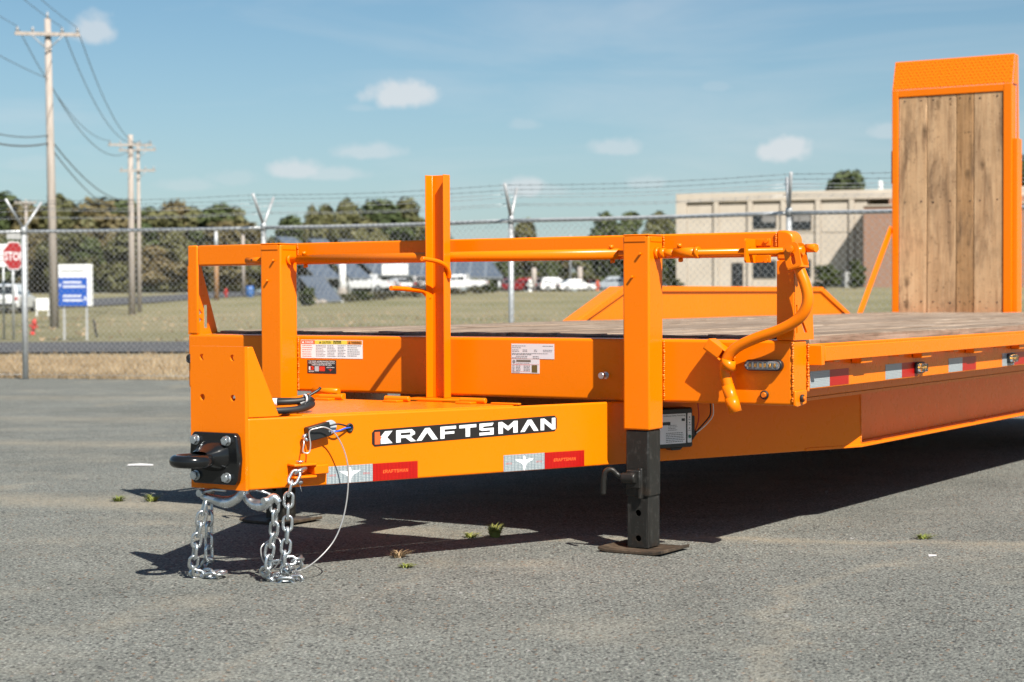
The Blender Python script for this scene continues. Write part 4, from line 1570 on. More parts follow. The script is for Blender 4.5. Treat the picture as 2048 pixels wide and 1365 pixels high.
def wheel_guard(x, sgn):
    """raised guard over the wheels: sloped ends, flanged edge"""
    poly = [(2.98, 0.16), (3.05, 0.22), (3.593, 0.413), (6.45, 0.413), (6.98, 0.22), (7.05, 0.16)]
    fr = frX(x)
    g_ = MB().prism(poly, -0.006, 0.006, fr).build('wheel_guard', OR, TR, 0.001)
    rim = [(3.05, 0.22), (3.593, 0.413), (6.45, 0.413), (6.98, 0.22)]
    inn = [(3.14, 0.22), (3.615, 0.381), (6.43, 0.381), (6.88, 0.22)]
    mb = MB()
    for k in range(3):
        mb.prism([rim[k], rim[k + 1], inn[k + 1], inn[k]], 0.007, 0.020, fr)
    mb.build('guard_flange', OR, g_, 0.002)
    tp = MB()
    ov = -0.55 * sgn
    for k in range(3):
        (a0_, b0_), (a1_, b1_) = rim[k], rim[k + 1]
        tp.add([(x - 0.001, a0_, b0_ - .003), (x - 0.001, a1_, b1_ - .003), (x - ov * .15, a1_, b1_ - .003), (x - ov * .15, a0_, b0_ - .003)], [(0, 1, 2, 3)])
    tp.build('guard_top', OR, g_)


wheel_guard(-2.59, -1)
for yw in (4.95, 5.75):
    for xw in (-2.13, -0.46):
        c_ = Vector((xw, yw, -0.498 + 0.33))
        rs = [(0.20, -.09), (0.29, -.105), (0.325, -.085), (0.33, 0), (0.325, .085), (0.29, .105), (0.20, .09)]
        vs, fs = [], []
        n = 28
        for r_, dx in rs:
            for k in range(n):
                a = 2 * math.pi * k / n
                vs.append((c_.x + dx, c_.y + r_ * math.cos(a), c_.z + r_ * math.sin(a)))
        for i in range(len(rs)):
            j = (i + 1) % len(rs)
            for k in range(n):
                fs.append((i * n + k, i * n + (k + 1) % n, j * n + (k + 1) % n, j * n + k))
        ty = MB().add(vs, fs, True).build('wheel', 'tyre', TR)
        MB().cyl(c_ + Vector((-.06, 0, 0)), c_ + Vector((.06, 0, 0)), .20, 20).build('rim', 'white_paint', ty)

# ---- folded-up ramps at the rear
RY = 7.9


def ramp(x0, copy_of=None):
    w = 0.918
    x1 = x0 + w
    zb, zt = 0.05, 1.905
    fr = frY(RY)
    rm = MB()
    rm.box(x0, x0 + .047, RY - .045, RY + .055, zb, zt)
    rm.box(x1 - .064, x1, RY - .045, RY + .055, zb, zt)
    rm.box(x0 + .0475, x1 - .0645, RY - .043, RY + .053, zt - .055, zt - .001)
    rm.box(x0 + .0475, x1 - .0645, RY - .043, RY + .053, zb + .001, zb + .06)
    rmo = rm.build('ramp', OR, TR, 0.004)
    MB().box(x1 + .0005, x1 + .034, RY - .02, RY + .09, zb, 1.50).build('ramp_side', OR, rmo, 0.003)
    # approach lip of tread plate, leaning back
    lip = MB()
    fl = lambda a, b, h: (a, RY - .04 - h + (b - zt) * .30, b)
    lip.prism([(x0, zt + .0015), (x1, zt + .0015), (x1, 2.128), (x0, 2.128)], -0.006, 0.0, fl)
    lo = lip.build('ramp_lip', 'tread_plate_paint', rmo, 0.001)
    tr = MB()
    s_ = 0.030
    ny = int((2.128 - zt) / (s_ * .78))
    for j in range(ny):
        for i in range(int(w / s_)):
            a = x0 + .016 + i * s_ + (s_ / 2 if j % 2 else 0)
            b = zt + .014 + j * s_ * .78
            if a > x1 - .012:
                continue
            dr = 1 if (i + j) % 2 else -1
            q = [(a - .011, b - .006 * dr), (a, b - .0035), (a + .011, b + .006 * dr), (a, b + .0035)]
            o_ = len(tr.v)
            tr.add([fl(x_, y_, .0004) for x_, y_ in q] + [fl(a, b, .0055)], [(0, 1, 4), (1, 2, 4), (2, 3, 4), (3, 0, 4)])
    tag(tr.build('tread_pattern', 'tread_plate_paint', rmo), kind='stuff')
    plate('lip_gusset', [(RY - .03, zt - .002), (RY + .03, 2.12), (RY + .075, 2.12), (RY + .10, 1.50), (RY + .06, 1.50), (RY + .06, zt - .002)], [], .008, frX(x1 + .002), OR, rmo)
    # boards
    xb = [x0 + .0485, x0 + .272, x0 + .497, x0 + .630, x1 - .0655]
    for i in range(4):
        MB().box(xb[i] + .002, xb[i + 1] - .003, RY - .034 + random.uniform(-.003, .003), RY + .01, zb + .062, zt - .057).build('ramp_plank', 'ramp_timber_dark' if i == 2 else 'ramp_timber', rmo, .003, seg=1)
    nl = MB()
    for i in range(4):
        for z in (1.815, 1.055, 0.30):
            for q in (.22, .80):
                xx = xb[i] + (xb[i + 1] - xb[i]) * q
                nl.cyl((xx, RY - .030, z + random.uniform(-.012, .012)), (xx, RY - .0365, z), .0062, 8)
    tag(nl.build('ramp_nails', 'nail_head', rmo), kind='stuff')
    MB().box(x0 - .016, x0 - .002, RY - .02, RY + .03, 1.20, 1.45).build('reflector', 'red_lens', rmo, .003)
    # stay from ramp to deck edge
    st_ = MB()
    a, b_ = Vector((x0 - .012, RY - .03, .86)), Vector((x0 - .012, 7.20, 0.19))
    dd = (b_ - a).normalized()
    nn = Vector((0, -dd.z, dd.y)) * .028
    st_.add([tuple(p + Vector((sx_, 0, 0))) for sx_ in (-.006, .006) for p in (a + nn, b_ + nn, b_ - nn, a - nn)], [(0, 1, 2, 3), (7, 6, 5, 4), (0, 4, 5, 1), (1, 5, 6, 2), (2, 6, 7, 3), (3, 7, 4, 0)])
    st_.build('ramp_stay', OR, rmo)


ramp(-2.59)
MB().box(-2.59, 0.0, 7.785, 7.835, -0.05, 0.19).build('tail_beam', OR, TR, .003)

# ------------------------------------------------------------------ loose things on the trailer
RT = Matrix.Rotation(R_(TYAW), 4, 'Z')


def tw(p):
    """trailer axes (datum height) -> world"""
    return TPOS + RT @ Vector((p[0], p[1], p[2] + ZT))


def link_mesh():
    mb = MB()
    pts = []
    hl, r = 0.0098, 0.0130
    for k in range(9):
        a = R_(-90 + 180 * k / 8)
        pts.append((hl + r * math.cos(a), r * math.sin(a), 0))
    for k in range(9):
        a = R_(90 + 180 * k / 8)
        pts.append((-hl + r * math.cos(a), r * math.sin(a), 0))
    mb.tube(pts, 0.0048, 8, closed=True)
    me = mb.mesh('chain_link')
    me.materials.append(MATS['zinc'])
    return me


LINK = link_mesh()


def chain(path, label, group=None, roll0=0.0, wob=0.12, seed=3):
    rnd = random.Random(seed)
    P = spline([tw(p) for p in path], 12)
    root = empty('safety_chain', P[0])
    tag(root, label, 'chain', group)
    # resample by arc length
    cum = [0]
    for a, b in zip(P, P[1:]):
        cum.append(cum[-1] + (b - a).length)
    pitch = 0.0352
    n = int(cum[-1] / pitch)

    def pos(s_):
        s_ = max(0, min(cum[-1], s_))
        for i in range(len(cum) - 1):
            if s_ <= cum[i + 1]:
                t_ = (s_ - cum[i]) / max(cum[i + 1] - cum[i], 1e-6)
                return P[i].lerp(P[i + 1], t_)
        return P[-1]
    ref = Vector((0.62, -0.78, 0.05))
    for i in range(n):
        c_ = pos((i + .5) * pitch)
        d_ = (pos((i + 1) * pitch) - pos(i * pitch)).normalized()
        y_ = (ref - d_ * ref.dot(d_)).normalized()
        z_ = d_.cross(y_)
        ang = roll0 + (math.pi / 2 if i % 2 else 0) + rnd.uniform(-wob, wob)
        yy = y_ * math.cos(ang) + z_ * math.sin(ang)
        zz = d_.cross(yy)
        M = Matrix(((d_.x, yy.x, zz.x, c_.x - P[0].x), (d_.y, yy.y, zz.y, c_.y - P[0].y), (d_.z, yy.z, zz.z, c_.z - P[0].z), (0, 0, 0, 1)))
        o = bpy.data.objects.new('chain_link', LINK)
        COL.objects.link(o)
        o.parent = root
        o.matrix_local = M
    return root, P[0]


def hook(root, org, pts, r):
    P = spline([tw(p) - org for p in pts], 8)
    rr_ = [r[0] + (r[1] - r[0]) * abs(2 * i / (len(P) - 1) - 1) for i in range(len(P))]
    MB().tube(P, rr_, 14).build('hook', 'zinc', root)


G = -0.492
ra, oa = chain([(-1.093, -1.142, -0.165), (-1.089, -1.176, -0.168), (-1.095, -1.194, -0.195), (-1.102, -1.200, -0.233), (-1.105, -1.200, -0.263), (-1.108, -1.201, -0.323), (-1.111, -1.203, -0.375), (-1.115, -1.206, -0.420), (-1.118, -1.200, -0.455),
                (-1.15, -1.15, -0.480), (-1.10, -1.150, G), (-1.115, -1.205, G + .004), (-1.19, -1.19, G), (-1.20, -1.12, G + .002), (-1.14, -1.10, G + .040), (-1.12, -1.16, G + .056), (-1.17, -1.20, G + .050),
                (-1.205, -1.165, G + .030), (-1.19, -1.215, G + .02), (-1.165, -1.225, -0.452), (-1.163, -1.22, -0.407), (-1.148, -1.22, -0.361), (-1.140, -1.222, -0.308), (-1.138, -1.224, -0.270), (-1.134, -1.226, -0.236)],
               'silver safety chain bolted to the near tongue side, its slack heaped on the asphalt', roll0=0.5, seed=5)
hook(ra, oa, [(-1.122, -1.222, -0.256), (-1.138, -1.228, -0.240), (-1.165, -1.24, -0.262), (-1.200, -1.245, -0.262), (-1.226, -1.25, -0.240), (-1.228, -1.25, -0.214)], (0.0185, 0.0095))
MB().tube([tw((-1.150, -1.262, -0.248)) - oa, tw((-1.150, -1.205, -0.248)) - oa], 0.010, 12).build('hook_pin', 'zinc', ra)
MB().tube([tw((-1.150, -1.225, -0.232)) - oa, tw((-1.19, -1.24, -0.219)) - oa, tw((-1.215, -1.247, -0.221)) - oa], 0.004, 8).build('hook_latch', 'zinc', ra)
rb, ob = chain([(-1.349, -1.295, -0.258), (-1.358, -1.30, -0.300), (-1.372, -1.30, -0.345), (-1.384, -1.30, -0.395), (-1.398, -1.295, -0.445), (-1.425, -1.27, -0.482), (-1.395, -1.245, G), (-1.350, -1.265, G + .006), (-1.345, -1.225, G + .012),
                (-1.40, -1.205, G), (-1.46, -1.19, G), (-1.455, -1.17, G + .03), (-1.420, -1.20, -0.445), (-1.421, -1.20, -0.400), (-1.419, -1.20, -0.33), (-1.424, -1.195, -0.27), (-1.45, -1.18, -0.21), (-1.475, -1.17, -0.17)],
               'silver safety chain hanging below the far side of the tongue, left of the lunette plate', roll0=0.3, seed=9)
hook(rb, ob, [(-1.368, -1.29, -0.238), (-1.352, -1.29, -0.244), (-1.318, -1.285, -0.252), (-1.280, -1.28, -0.258), (-1.245, -1.275, -0.246), (-1.225, -1.272, -0.224), (-1.228, -1.27, -0.205)], (0.0185, 0.0095))
MB().tube([tw((-1.362, -1.31, -0.232)) - ob, tw((-1.362, -1.25, -0.232)) - ob], 0.011, 12).build('hook_pin', 'zinc', rb)
MB().tube([tw((-1.360, -1.305, -0.233)) - ob, tw((-1.31, -1.30, -0.219)) - ob, tw((-1.27, -1.292, -0.2205)) - ob], 0.0045, 8).build('hook_latch', 'zinc', rb)

# thin breakaway cable: from the switch, down to the heap of chain
cp_ = [frS(-.050, -.004, .018), frS(-.060, -.022, .03), frS(-.068, -.045, .03), frS(-.052, -.052, .034), frS(-.042, -.030, .036), frS(-.038, .010, .038), frT(0.205, -0.038, .045), frT(0.232, -0.036, .05), frT(0.262, -0.055, .055),
       frT(0.288, -0.10, .06), frT(0.303, -0.155, .062), frT(0.305, -0.21, .06), frT(0.299, -0.27, .058), frT(0.284, -0.33, .055), frT(0.257, -0.385, .05), frT(0.212, -0.43, .045), (-1.095, -1.14, -0.462), (-1.14, -1.16, -0.470),
       (-1.19, -1.20, -0.452), (-1.20, -1.215, -0.40), (-1.185, -1.19, -0.375), (-1.14, -1.20, -0.37), (-1.13, -1.205, -0.42), (-1.16, -1.2, -0.458)]
P0 = tw(cp_[0])
cr = empty('breakaway_cable', P0)
tag(cr, 'thin bare steel cable looping from the small black switch box down to the chain heap', 'cable')
MB().tube([p - P0 for p in spline([tw(p) for p in cp_], 10)], 0.0023, 8).build('wire_rope', 'steel_cable', cr)
MB().cyl(tw(frS(-.052, -.005, .014)) - P0, tw(frS(-.052, -.012, .040)) - P0, 0.0045, 8).build('ferrule', 'zinc', cr)

# electrical cable lying behind the coupler plate, its plug turned up
ec = empty('trailer_plug_cable', tw((-1.25, -1.10, 0.01)))
tag(ec, 'black electrical cable with plug looped on the tongue behind the coupler plate', 'cable')
EO = tw((-1.25, -1.10, 0.01))


def ect(pts, r, name, mat, n=12):
    MB().tube([p - EO for p in spline([tw(p) for p in pts], 8)], r, n).build(name, mat, ec)


ect([(-1.40, -1.20, 0.028), (-1.30, -1.10, 0.032), (-1.24, -1.065, 0.034), (-1.205, -1.03, 0.036), (-1.19, -1.01, 0.040)], 0.0105, 'cable', 'black_rubber')
ect([(-1.26, -1.19, 0.012), (-1.205, -1.14, 0.012), (-1.172, -1.08, 0.014), (-1.165, -1.03, 0.020), (-1.185, -0.985, 0.028), (-1.24, -0.98, 0.032), (-1.33, -1.06, 0.034), (-1.42, -1.15, 0.03)], 0.0105, 'cable', 'black_rubber')
ect([(-1.282, -1.088, 0.033), (-1.252, -1.070, 0.034)], 0.0125, 'cable_sleeve', 'white_print')
ect([(-1.205, -1.02, 0.022), (-1.192, -1.00, 0.034), (-1.186, -0.99, 0.048)], 0.019, 'plug', 'black_plastic', 16)
rg = []
for k in range(18):
    a = 2 * math.pi * k / 18
    rg.append((-1.184 + .010 * math.cos(a), -1.018 - .004 * math.cos(a), 0.044 + .012 * math.sin(a)))
MB().tube([tw(p) - EO for p in rg], 0.003, 8, closed=True).build('plug_ring', 'white_print', ec)
ect([(-1.196, -0.995, 0.048), (-1.178, -0.965, 0.066), (-1.172, -0.955, 0.076)], 0.0045, 'plug_flap', 'black_plastic', 8)
ect([(-1.190, -1.05, 0.004), (-1.18, -1.02, 0.03), (-1.20, -1.0, 0.05)], 0.0045, 'cable_tie', 'black_plastic', 8)

# ------------------------------------------------------------------ ground scatter
rnd = random.Random(4)
gm_ = MB()
for i in range(7000):
    y = 3.4 + 9.0 * rnd.random() ** 1.6
    x = rnd.uniform(-.32, .32) * y
    r = rnd.uniform(0.0018, 0.0042) if rnd.random() < .985 else rnd.uniform(.005, .009)
    z = gz(x, y)
    o_ = len(gm_.v)
    vs = []
    for k in range(4):
        a = k * math.pi / 2 + rnd.random()
        vs.append((x + r * math.cos(a) * rnd.uniform(.7, 1.2), y + r * math.sin(a) * rnd.uniform(.7, 1.2), z + r * .15))
    vs += [(x + rnd.uniform(-.4, .4) * r, y, z + r * rnd.uniform(.55, 1.0)), (x, y, z - r * .4)]
    gm_.add(vs, [(0, 1, 4), (1, 2, 4), (2, 3, 4), (3, 0, 4), (1, 0, 5), (2, 1, 5), (3, 2, 5), (0, 3, 5)])
tag(gm_.build('loose_gravel', 'gravel_grey'), kind='stuff')


def weed(name, x, y, r, h, n, label, group=None, mat='weed_leaf', seed=1, lean=0):
    rd = random.Random(seed)
    mb = MB()
    n = int(n * 1.6)
    for i in range(n):
        a = rd.uniform(0, 6.283)
        rr0 = r * .35 * rd.random() ** .5
        bx_, by_ = rr0 * math.cos(a * 2.3), rr0 * math.sin(a * 2.3)
        L = r * rd.uniform(.5, 1.1)
        H = h * rd.uniform(.35, 1.0)
        wd = rd.uniform(.0012, .0026)
        px_, py_ = -math.sin(a) * wd, math.cos(a) * wd
        m1 = (bx_ + math.cos(a) * L * .45, by_ + math.sin(a) * L * .45, H * .75)
        tip = (bx_ + math.cos(a) * L, by_ + math.sin(a) * L, H)
        mb.add([(bx_ - px_, by_ - py_, 0), (bx_ + px_, by_ + py_, 0), (m1[0] + px_, m1[1] + py_, m1[2]), (m1[0] - px_, m1[1] - py_, m1[2]), tip], [(0, 1, 2, 3), (3, 2, 4)])
        if rd.random() < .35:
            c_ = (bx_ + math.cos(a) * L * .5, by_ + math.sin(a) * L * .5, H * .6)
            mb.add([(c_[0] - .003, c_[1], c_[2]), (c_[0], c_[1] - .003, c_[2] + .003), (c_[0] + .003, c_[1], c_[2]), (c_[0], c_[1] + .003, c_[2] + .004)], [(0, 1, 2, 3)])
    o = mb.build(name, mat, None, loc=(x, y, gz(x, y)))
    return tag(o, label, 'weed', group)


def gp_(tx, ty):
    p = tw((tx, ty, -ZT))
    return p.x, p.y


for i, (tx, ty, r, h, n, lb) in enumerate(((-1.135, -0.010, .050, .060, 90, 'tall green weed tuft growing at the edge of the sunlit gap in the trailer shadow'),
                                      (-1.205, -0.060, .050, .022, 40, 'flat straggly weed just left of the tall tuft in the trailer shadow'),
                                      (-1.135, -0.595, .055, .030, 46, 'reddish weed clump in sunlight in front of the trailer shadow'),
                                      (-0.985, -0.765, .042, .018, 34, 'small low weed nearest the camera, below the reddish clump'),
                                      (-3.120, 0.150, .060, .030, 42, 'left weed of the pair beside the tip of the rail shadow'),
                                      (-3.000, 0.220, .065, .036, 50, 'right weed of the pair beside the tip of the rail shadow'),
                                      (0.185, 0.715, .060, .018, 40, 'flat weed in the asphalt seam right of the black jack foot'),
                                      (-4.90, 3.30, .10, .02, 40, 'low weed patch on the asphalt far left of the coupler plate'),
                                      (-4.30, 2.9, .13, .02, 50, 'low weed strip on the asphalt beside the coupler plate'))):
    x, y = gp_(tx, ty)
    weed('weed', x, y, r * .82, h * .85, n, lb, 'weeds in the asphalt seams', seed=i + 3, mat='straw' if i == 2 else 'weed_leaf')
x, y = gp_(-4.186, 1.392)
mb = MB()
mb.add([(-.065, -.010, .002), (-.035, -.022, .004), (.07, -.010, .003), (.065, .006, .008), (.0, .012, .012), (-.06, .010, .008), (0, 0, .008)], [(0, 1, 6), (1, 2, 6), (2, 3, 6), (3, 4, 6), (4, 5, 6), (5, 0, 6)])
tag(mb.build('litter', 'paper', None, loc=(x, y, gz(x, y))), 'crumpled strip of white litter on the asphalt left of the lunette eye', 'litter')
x, y = gp_(0.357, 0.313)
mb = MB()
mb.add([(-.014, -.01, .001), (.012, -.008, .002), (.016, .01, .004), (-.01, .012, .005)], [(0, 1, 2, 3)])
tag(mb.build('litter', 'paper', None, loc=(x, y, gz(x, y))), 'tiny scrap of white paper on the asphalt right of the black jack foot', 'litter')

# ------------------------------------------------------------------ chain link fence
FP = FENCE
ZR = 1.679
fe = empty('chain_link_fence', (FP[2][0], FP[2][1], gz(*FP[2])))
tag(fe, 'galvanised chain link fence topped with barbed wire along the edge of the asphalt lot', 'fence')
FO = Vector((FP[2][0], FP[2][1], gz(*FP[2])))
fd = lambda p: (p[0] - FO.x, p[1] - FO.y, p[2] - FO.z)
SPREAD = [.10, .12, .165, .088, .066, .02, .02, .02]
tips = []
for i, (x, y) in enumerate(FP):
    r = 0.036 if i == 2 else 0.030
    g0 = gz(x, y)
    mb = MB()
    mb.tube([fd((x, y, g0 - .05)), fd((x, y, ZR - .02))], r, 14)
    mb.tube([fd((x, y, ZR - .03)), fd((x, y, ZR + .05)), fd((x, y, ZR + .07))], [r * 1.25, r * 1.1, r * .5], 12)
    po = mb.build('fence_post', 'galvanised', fe)
    tp = []
    for sgn in (-1, 1):
        dx = SPREAD[i] * sgn
        dy = sgn * math.sqrt(max(.27 ** 2 - dx * dx, 0.01))
        a = Vector((x, y, ZR + .03))
        b = Vector((x + dx, y + dy, ZR + .37 + (0.0 if sgn > 0 else .02)))
        MB().tube([fd(a), fd(b)], 0.019, 6).build('wire_arm', 'galvanised', po)
        tp.append((a, b))
    tips.append(tp)
for i in range(len(FP) - 1):
    (x0, y0), (x1, y1) = FP[i], FP[i + 1]
    n_ = 8
    pts = []
    for k in range(n_ + 1):
        t_ = k / n_
        pts.append(fd((x0 + (x1 - x0) * t_, y0 + (y1 - y0) * t_, ZR - .012 * math.sin(math.pi * t_) * (1 if i % 2 else .4))))
    MB().tube(pts, 0.0225, 10).build('top_rail', 'galvanised', fe)
    MB().tube([fd((x0, y0, gz(x0, y0) + .06)), fd((x1, y1, gz(x1, y1) + .06))], 0.003, 5).build('tension_wire', 'galvanised', fe)
    # woven fabric: every other wire zigzags, neighbours interlock
    L = math.hypot(x1 - x0, y1 - y0)
    ux, uy = (x1 - x0) / L, (y1 - y0) / L
    nxp, nyp = -uy, ux
    step = 0.0715 / 2 * 1.05
    ncol = int(L / (2 * step))
    z0 = gz(x0, y0) + .04
    nz = int((ZR - z0) / step)
    mb = MB()
    for c_ in range(ncol):
        path = []
        for k in range(nz + 2):
            sx_ = (c_ * 2 + (k % 2)) * step + (0.0 if k % 2 == 0 else 0.004)
            off = 0.002 * (1 if k % 2 else -1)
            zz = min(z0 + k * step, ZR + (.038 if i <= 3 else .0))
            path.append(fd((x0 + ux * sx_ + nxp * off, y0 + uy * sx_ + nyp * off - .028, zz)))
        mb.tube(path, 0.0021, 3, cap=False)
        path2 = []
        for k in range(nz + 2):
            sx_ = (c_ * 2 + 1 + ((k + 1) % 2)) * step - (0.0 if k % 2 == 0 else 0.004)
            off = 0.002 * (-1 if k % 2 else 1)
            zz = min(z0 + k * step, ZR + (.038 if i <= 3 else .0))
            path2.append(fd((x0 + ux * sx_ + nxp * off, y0 + uy * sx_ + nyp * off - .028, zz)))
        mb.tube(path2, 0.0021, 3, cap=False)
    mb.build('wire_mesh', 'mesh_wire', fe)
    for sgn in (0, 1):
        for q in (.42, .70, .96):
            a = tips[i][sgn][0].lerp(tips[i][sgn][1], q)
            b = tips[i + 1][sgn][0].lerp(tips[i + 1][sgn][1], q)
            w_ = MB()
            pts = [a.lerp(b, k / 10) - Vector((0, 0, .03 * math.sin(math.pi * k / 10))) for k in range(11)]
            w_.tube([fd(p) for p in pts], 0.0028, 4)
            nb_ = int((b - a).length / .125)
            for k in range(nb_):
                p = a.lerp(b, (k + .5) / nb_) - Vector((0, 0, .03 * math.sin(math.pi * (k + .5) / nb_)))
                for an in (.5, 2.1):
                    d_ = Vector((.4 * math.cos(an * k), math.cos(an), math.sin(an))).normalized() * .016
                    w_.tube([fd(p - d_), fd(p + d_)], 0.0016, 3, cap=False)
            w_.build('barbed_wire', 'wire_black' if q > .9 else 'galvanised', fe)

# dry grass tufts along the fence
rnd = random.Random(8)
tu = MB()
for i in range(9000):
    x = rnd.uniform(-11, 7)
    y = fence_y(x) + .15 + abs(rnd.gauss(0, 4.5))
    if y > 34.3:
        continue
    z = gz(x, y) - .02
    h = rnd.uniform(.04, .16)
    for k in range(4):
        a = rnd.uniform(0, 6.28)
        l_ = rnd.uniform(.02, .10)
        w_ = .0055
        tu.add([(x - w_, y, z), (x + w_, y, z), (x + l_ * math.cos(a), y + l_ * math.sin(a), z + h * rnd.uniform(.5, 1))], [(0, 1, 2)])
tag(tu.build('dry_grass', 'straw'), kind='stuff')
rnd = random.Random(18)
tu = MB()
for i in range(700):
    x = rnd.uniform(-26, 12)
    y = rnd.uniform(43.5, 110)
    z = gz(x, y) - .02
    h = rnd.uniform(.05, .13)
    for k in range(3):
        a = rnd.uniform(0, 6.28)
        l_ = rnd.uniform(.05, .18)
        tu.add([(x - .03, y, z), (x + .03, y, z), (x + l_ * math.cos(a), y + l_ * math.sin(a), z + h * rnd.uniform(.5, 1))], [(0, 1, 2)])
tag(tu.build('field_grass', 'straw'), kind='stuff')

# ------------------------------------------------------------------ utility poles and lines
def base_at(px, py_guess, d):
    p = at(px, py_guess, d)
    return Vector((p.x, p.y, gz(p.x, p.y)))


def hit(px, py, d0=45.0):
    """depth at which the line of sight through a photo pixel meets the terrain"""
    d = d0
    while d < 300:
        q = at(px, py, d)
        if q.z <= gz(q.x, q.y):
            return d
        d += 0.5
    return None


def upole(px, pytop, d, arms, label, name='utility_pole', r=.15, mat='pole_wood', group='wooden utility poles', dirx=1.0, lean=0.0):
    b = base_at(px, 600, d)
    top = at(px, pytop, d).z
    root = empty(name, b)
    tag(root, label, 'utility pole', group)
    H = top - b.z
    MB().tube([(lean, 0, -.2), (lean * .5, 0, H * .5), (0, 0, H)], [r * 1.12, r * .95, r * .72], 14).build('pole', mat, root)
    ends = []
    for (pz, half, yaw) in arms:
        z = at(px, pz, d).z - b.z
        c_, s_ = math.cos(yaw), math.sin(yaw)
        a = MB()
        f_ = lambda p, q, h, c_=c_, s_=s_, z=z: (p * c_ - (q - r) * s_, p * s_ + (q - r) * c_ - .02, z + h)
        a.box(-half, half, -.06, .05, -.06, .06, f_)
        ao = a.build('crossarm', mat, root)
        br_ = MB()
        br_.tube([f_(-half * .5, -.07, -.04), f_(0, -.05, -.55)], .025, 6).tube([f_(half * .5, -.07, -.04), f_(0, -.05, -.55)], .025, 6)
        br_.build('brace', 'insulator', ao)
        for q in (-.92, -.45, .45, .92):
            MB().tube([f_(half * q, 0, .06), f_(half * q, 0, .14), f_(half * q, 0, .2), f_(half * q, 0, .26)], [.02, .06, .05, .015], 8).build('insulator', 'insulator', ao)
            ends.append(b + Vector(f_(half * q, 0, .25)))
    return root, b, H, ends


u1, b1, H1, e1_ = upole(101, 38, 65, [(70, 1.12, R_(12))], 'tall wooden utility pole with one crossarm behind the fence, leftmost', lean=.13)
MB().tube([(0, 0, H1), (0, 0, H1 + .25)], [.05, .03], 8).build('pole_cap', 'insulator', u1)
u2, b2, H2, e2_ = upole(264, 270, 106, [(291, 1.25, R_(8))], 'shorter wooden utility pole with a level crossarm, left of the twin pair', r=.19)
u3, b3, H3, e3_ = upole(279, 286, 112, [(301, 1.15, R_(-6)), (342, 1.1, R_(-6))], 'thin pale utility pole with two crossarms, right of the twin pair', r=.13)
MB().box(-.05, .05, -.05, .05, 0, 0.01).build('pole_tag', 'insulator', u3)
u4, b4, H4, e4_ = upole(54, 400, 150, [(406, .9, 0)], 'thin distant utility pole seen just behind the corner post of the fence', r=.12)
# off-frame pole that carries the lines on to the left
u0, b0, H0, e0_ = upole(-720, -760, 24, [(-720, 1.12, R_(14))], 'wooden utility pole beyond the left edge of the view', lean=0)


def wire(a, b, sag, r=.012, name='power_line', label='', group=None):
    root = None
    pts = [a.lerp(b, k / 20) - Vector((0, 0, sag * 4 * (k / 20) * (1 - k / 20))) for k in range(21)]
    o = MB().tube([p - a for p in pts], r, 5).build(name, 'wire_black', None, loc=a)
    return tag(o, label, 'power line', group)


GW = 'overhead lines between the utility poles'
nm = ['leftmost', 'second', 'third', 'rightmost']
for k in (0, 1, 2, 3):
    if k != 1:
        wire(e1_[k], e2_[k], 1.0 + .2 * k, .016, label='%s overhead line on the crossarms between the tall pole and the twin poles' % nm[k], group=GW)
        wire(e0_[k], e1_[k], .5, .011, label='%s overhead line from the tall pole crossarm out of the top left' % nm[k], group=GW)
q1 = b1 + Vector((0, -.15, at(101, 158, 65).z - b1.z))
wire(b0 + Vector((0, 0, H0 - 2.2)), q1, .4, .012, label='overhead line meeting the tall pole below its crossarm from the left', group=GW)
wire(q1, b2 + Vector((0, -.2, at(264, 302, 106).z - b2.z)), 1.2, .018, label='overhead line leaving the tall pole below its crossarm to the twin poles', group=GW)
q2 = b1 + Vector((0, -.15, at(101, 272, 65).z - b1.z))
q3 = b1 + Vector((0, -.15, at(101, 288, 65).z - b1.z))
lft = at(-80, 240, 60)
wire(lft, q2, .25, .02, label='upper telephone cable reaching the middle of the tall pole from the left', group=GW)
wire(at(-80, 262, 60), q3, .25, .03, label='lower thick telephone cable reaching the middle of the tall pole from the left', group=GW)
wire(q2, b2 + Vector((0, -.2, at(264, 400, 106).z - b2.z)), .7, .025, label='upper telephone cable sloping from the tall pole to the twin poles', group=GW)
wire(q3, b2 + Vector((0, -.2, at(264, 425, 106).z - b2.z)), .7, .022, label='lower telephone cable sloping from the tall pole to the twin poles', group=GW)

# short posts and light poles
def post_thing(name, px, pytop, d, r, mat, label, cat, cap=None):
    b = base_at(px, 590, d)
    H = at(px, pytop, d).z - b.z
    root = empty(name, b)
    tag(root, label, cat)
    MB().tube([(0, 0, -.1), (0, 0, H)], [r, r * .9], 12).build('shaft', mat, root)
    if cap:
        MB().tube([(0, 0, H), (0, 0, H + cap)], [r * .95, r * .7], 12).build('cap', 'galvanised', root)
    return root, H


post_thing('timber_post', 433, 505, 138, .18, 'brown_wood', 'brown timber post with a grey top in front of the treeline', 'post', cap=1.6)
post_thing('thin_post', 487, 470, 165, .15, 'pole_wood', 'pale thin post in front of the treeline beside the blue barrel', 'post')
rt_, H_ = post_thing('white_column', 685, 505, 138, .28, 'white_paint', 'thick white column beside the tilted solar racks', 'column')
MB().tube([(0, 0, -.1), (0, 0, .35), (0, 0, .9)], [.42, .40, .31], 14).build('plinth', 'stone', rt_)
rt_, H_ = post_thing('lamp_post', 1141, 470, 235, .11, 'galvanised', 'slim grey lamp post rising behind the parked cars', 'lamp post')
rt_, H_ = post_thing('timber_post', 1160, 534, 225, .34, 'pole_wood', 'short pinkish post standing among the white cars', 'post')
rt_, H_ = post_thing('timber_post', 1068, 536, 225, .34, 'pole_wood', 'short pinkish post above the red car', 'post')

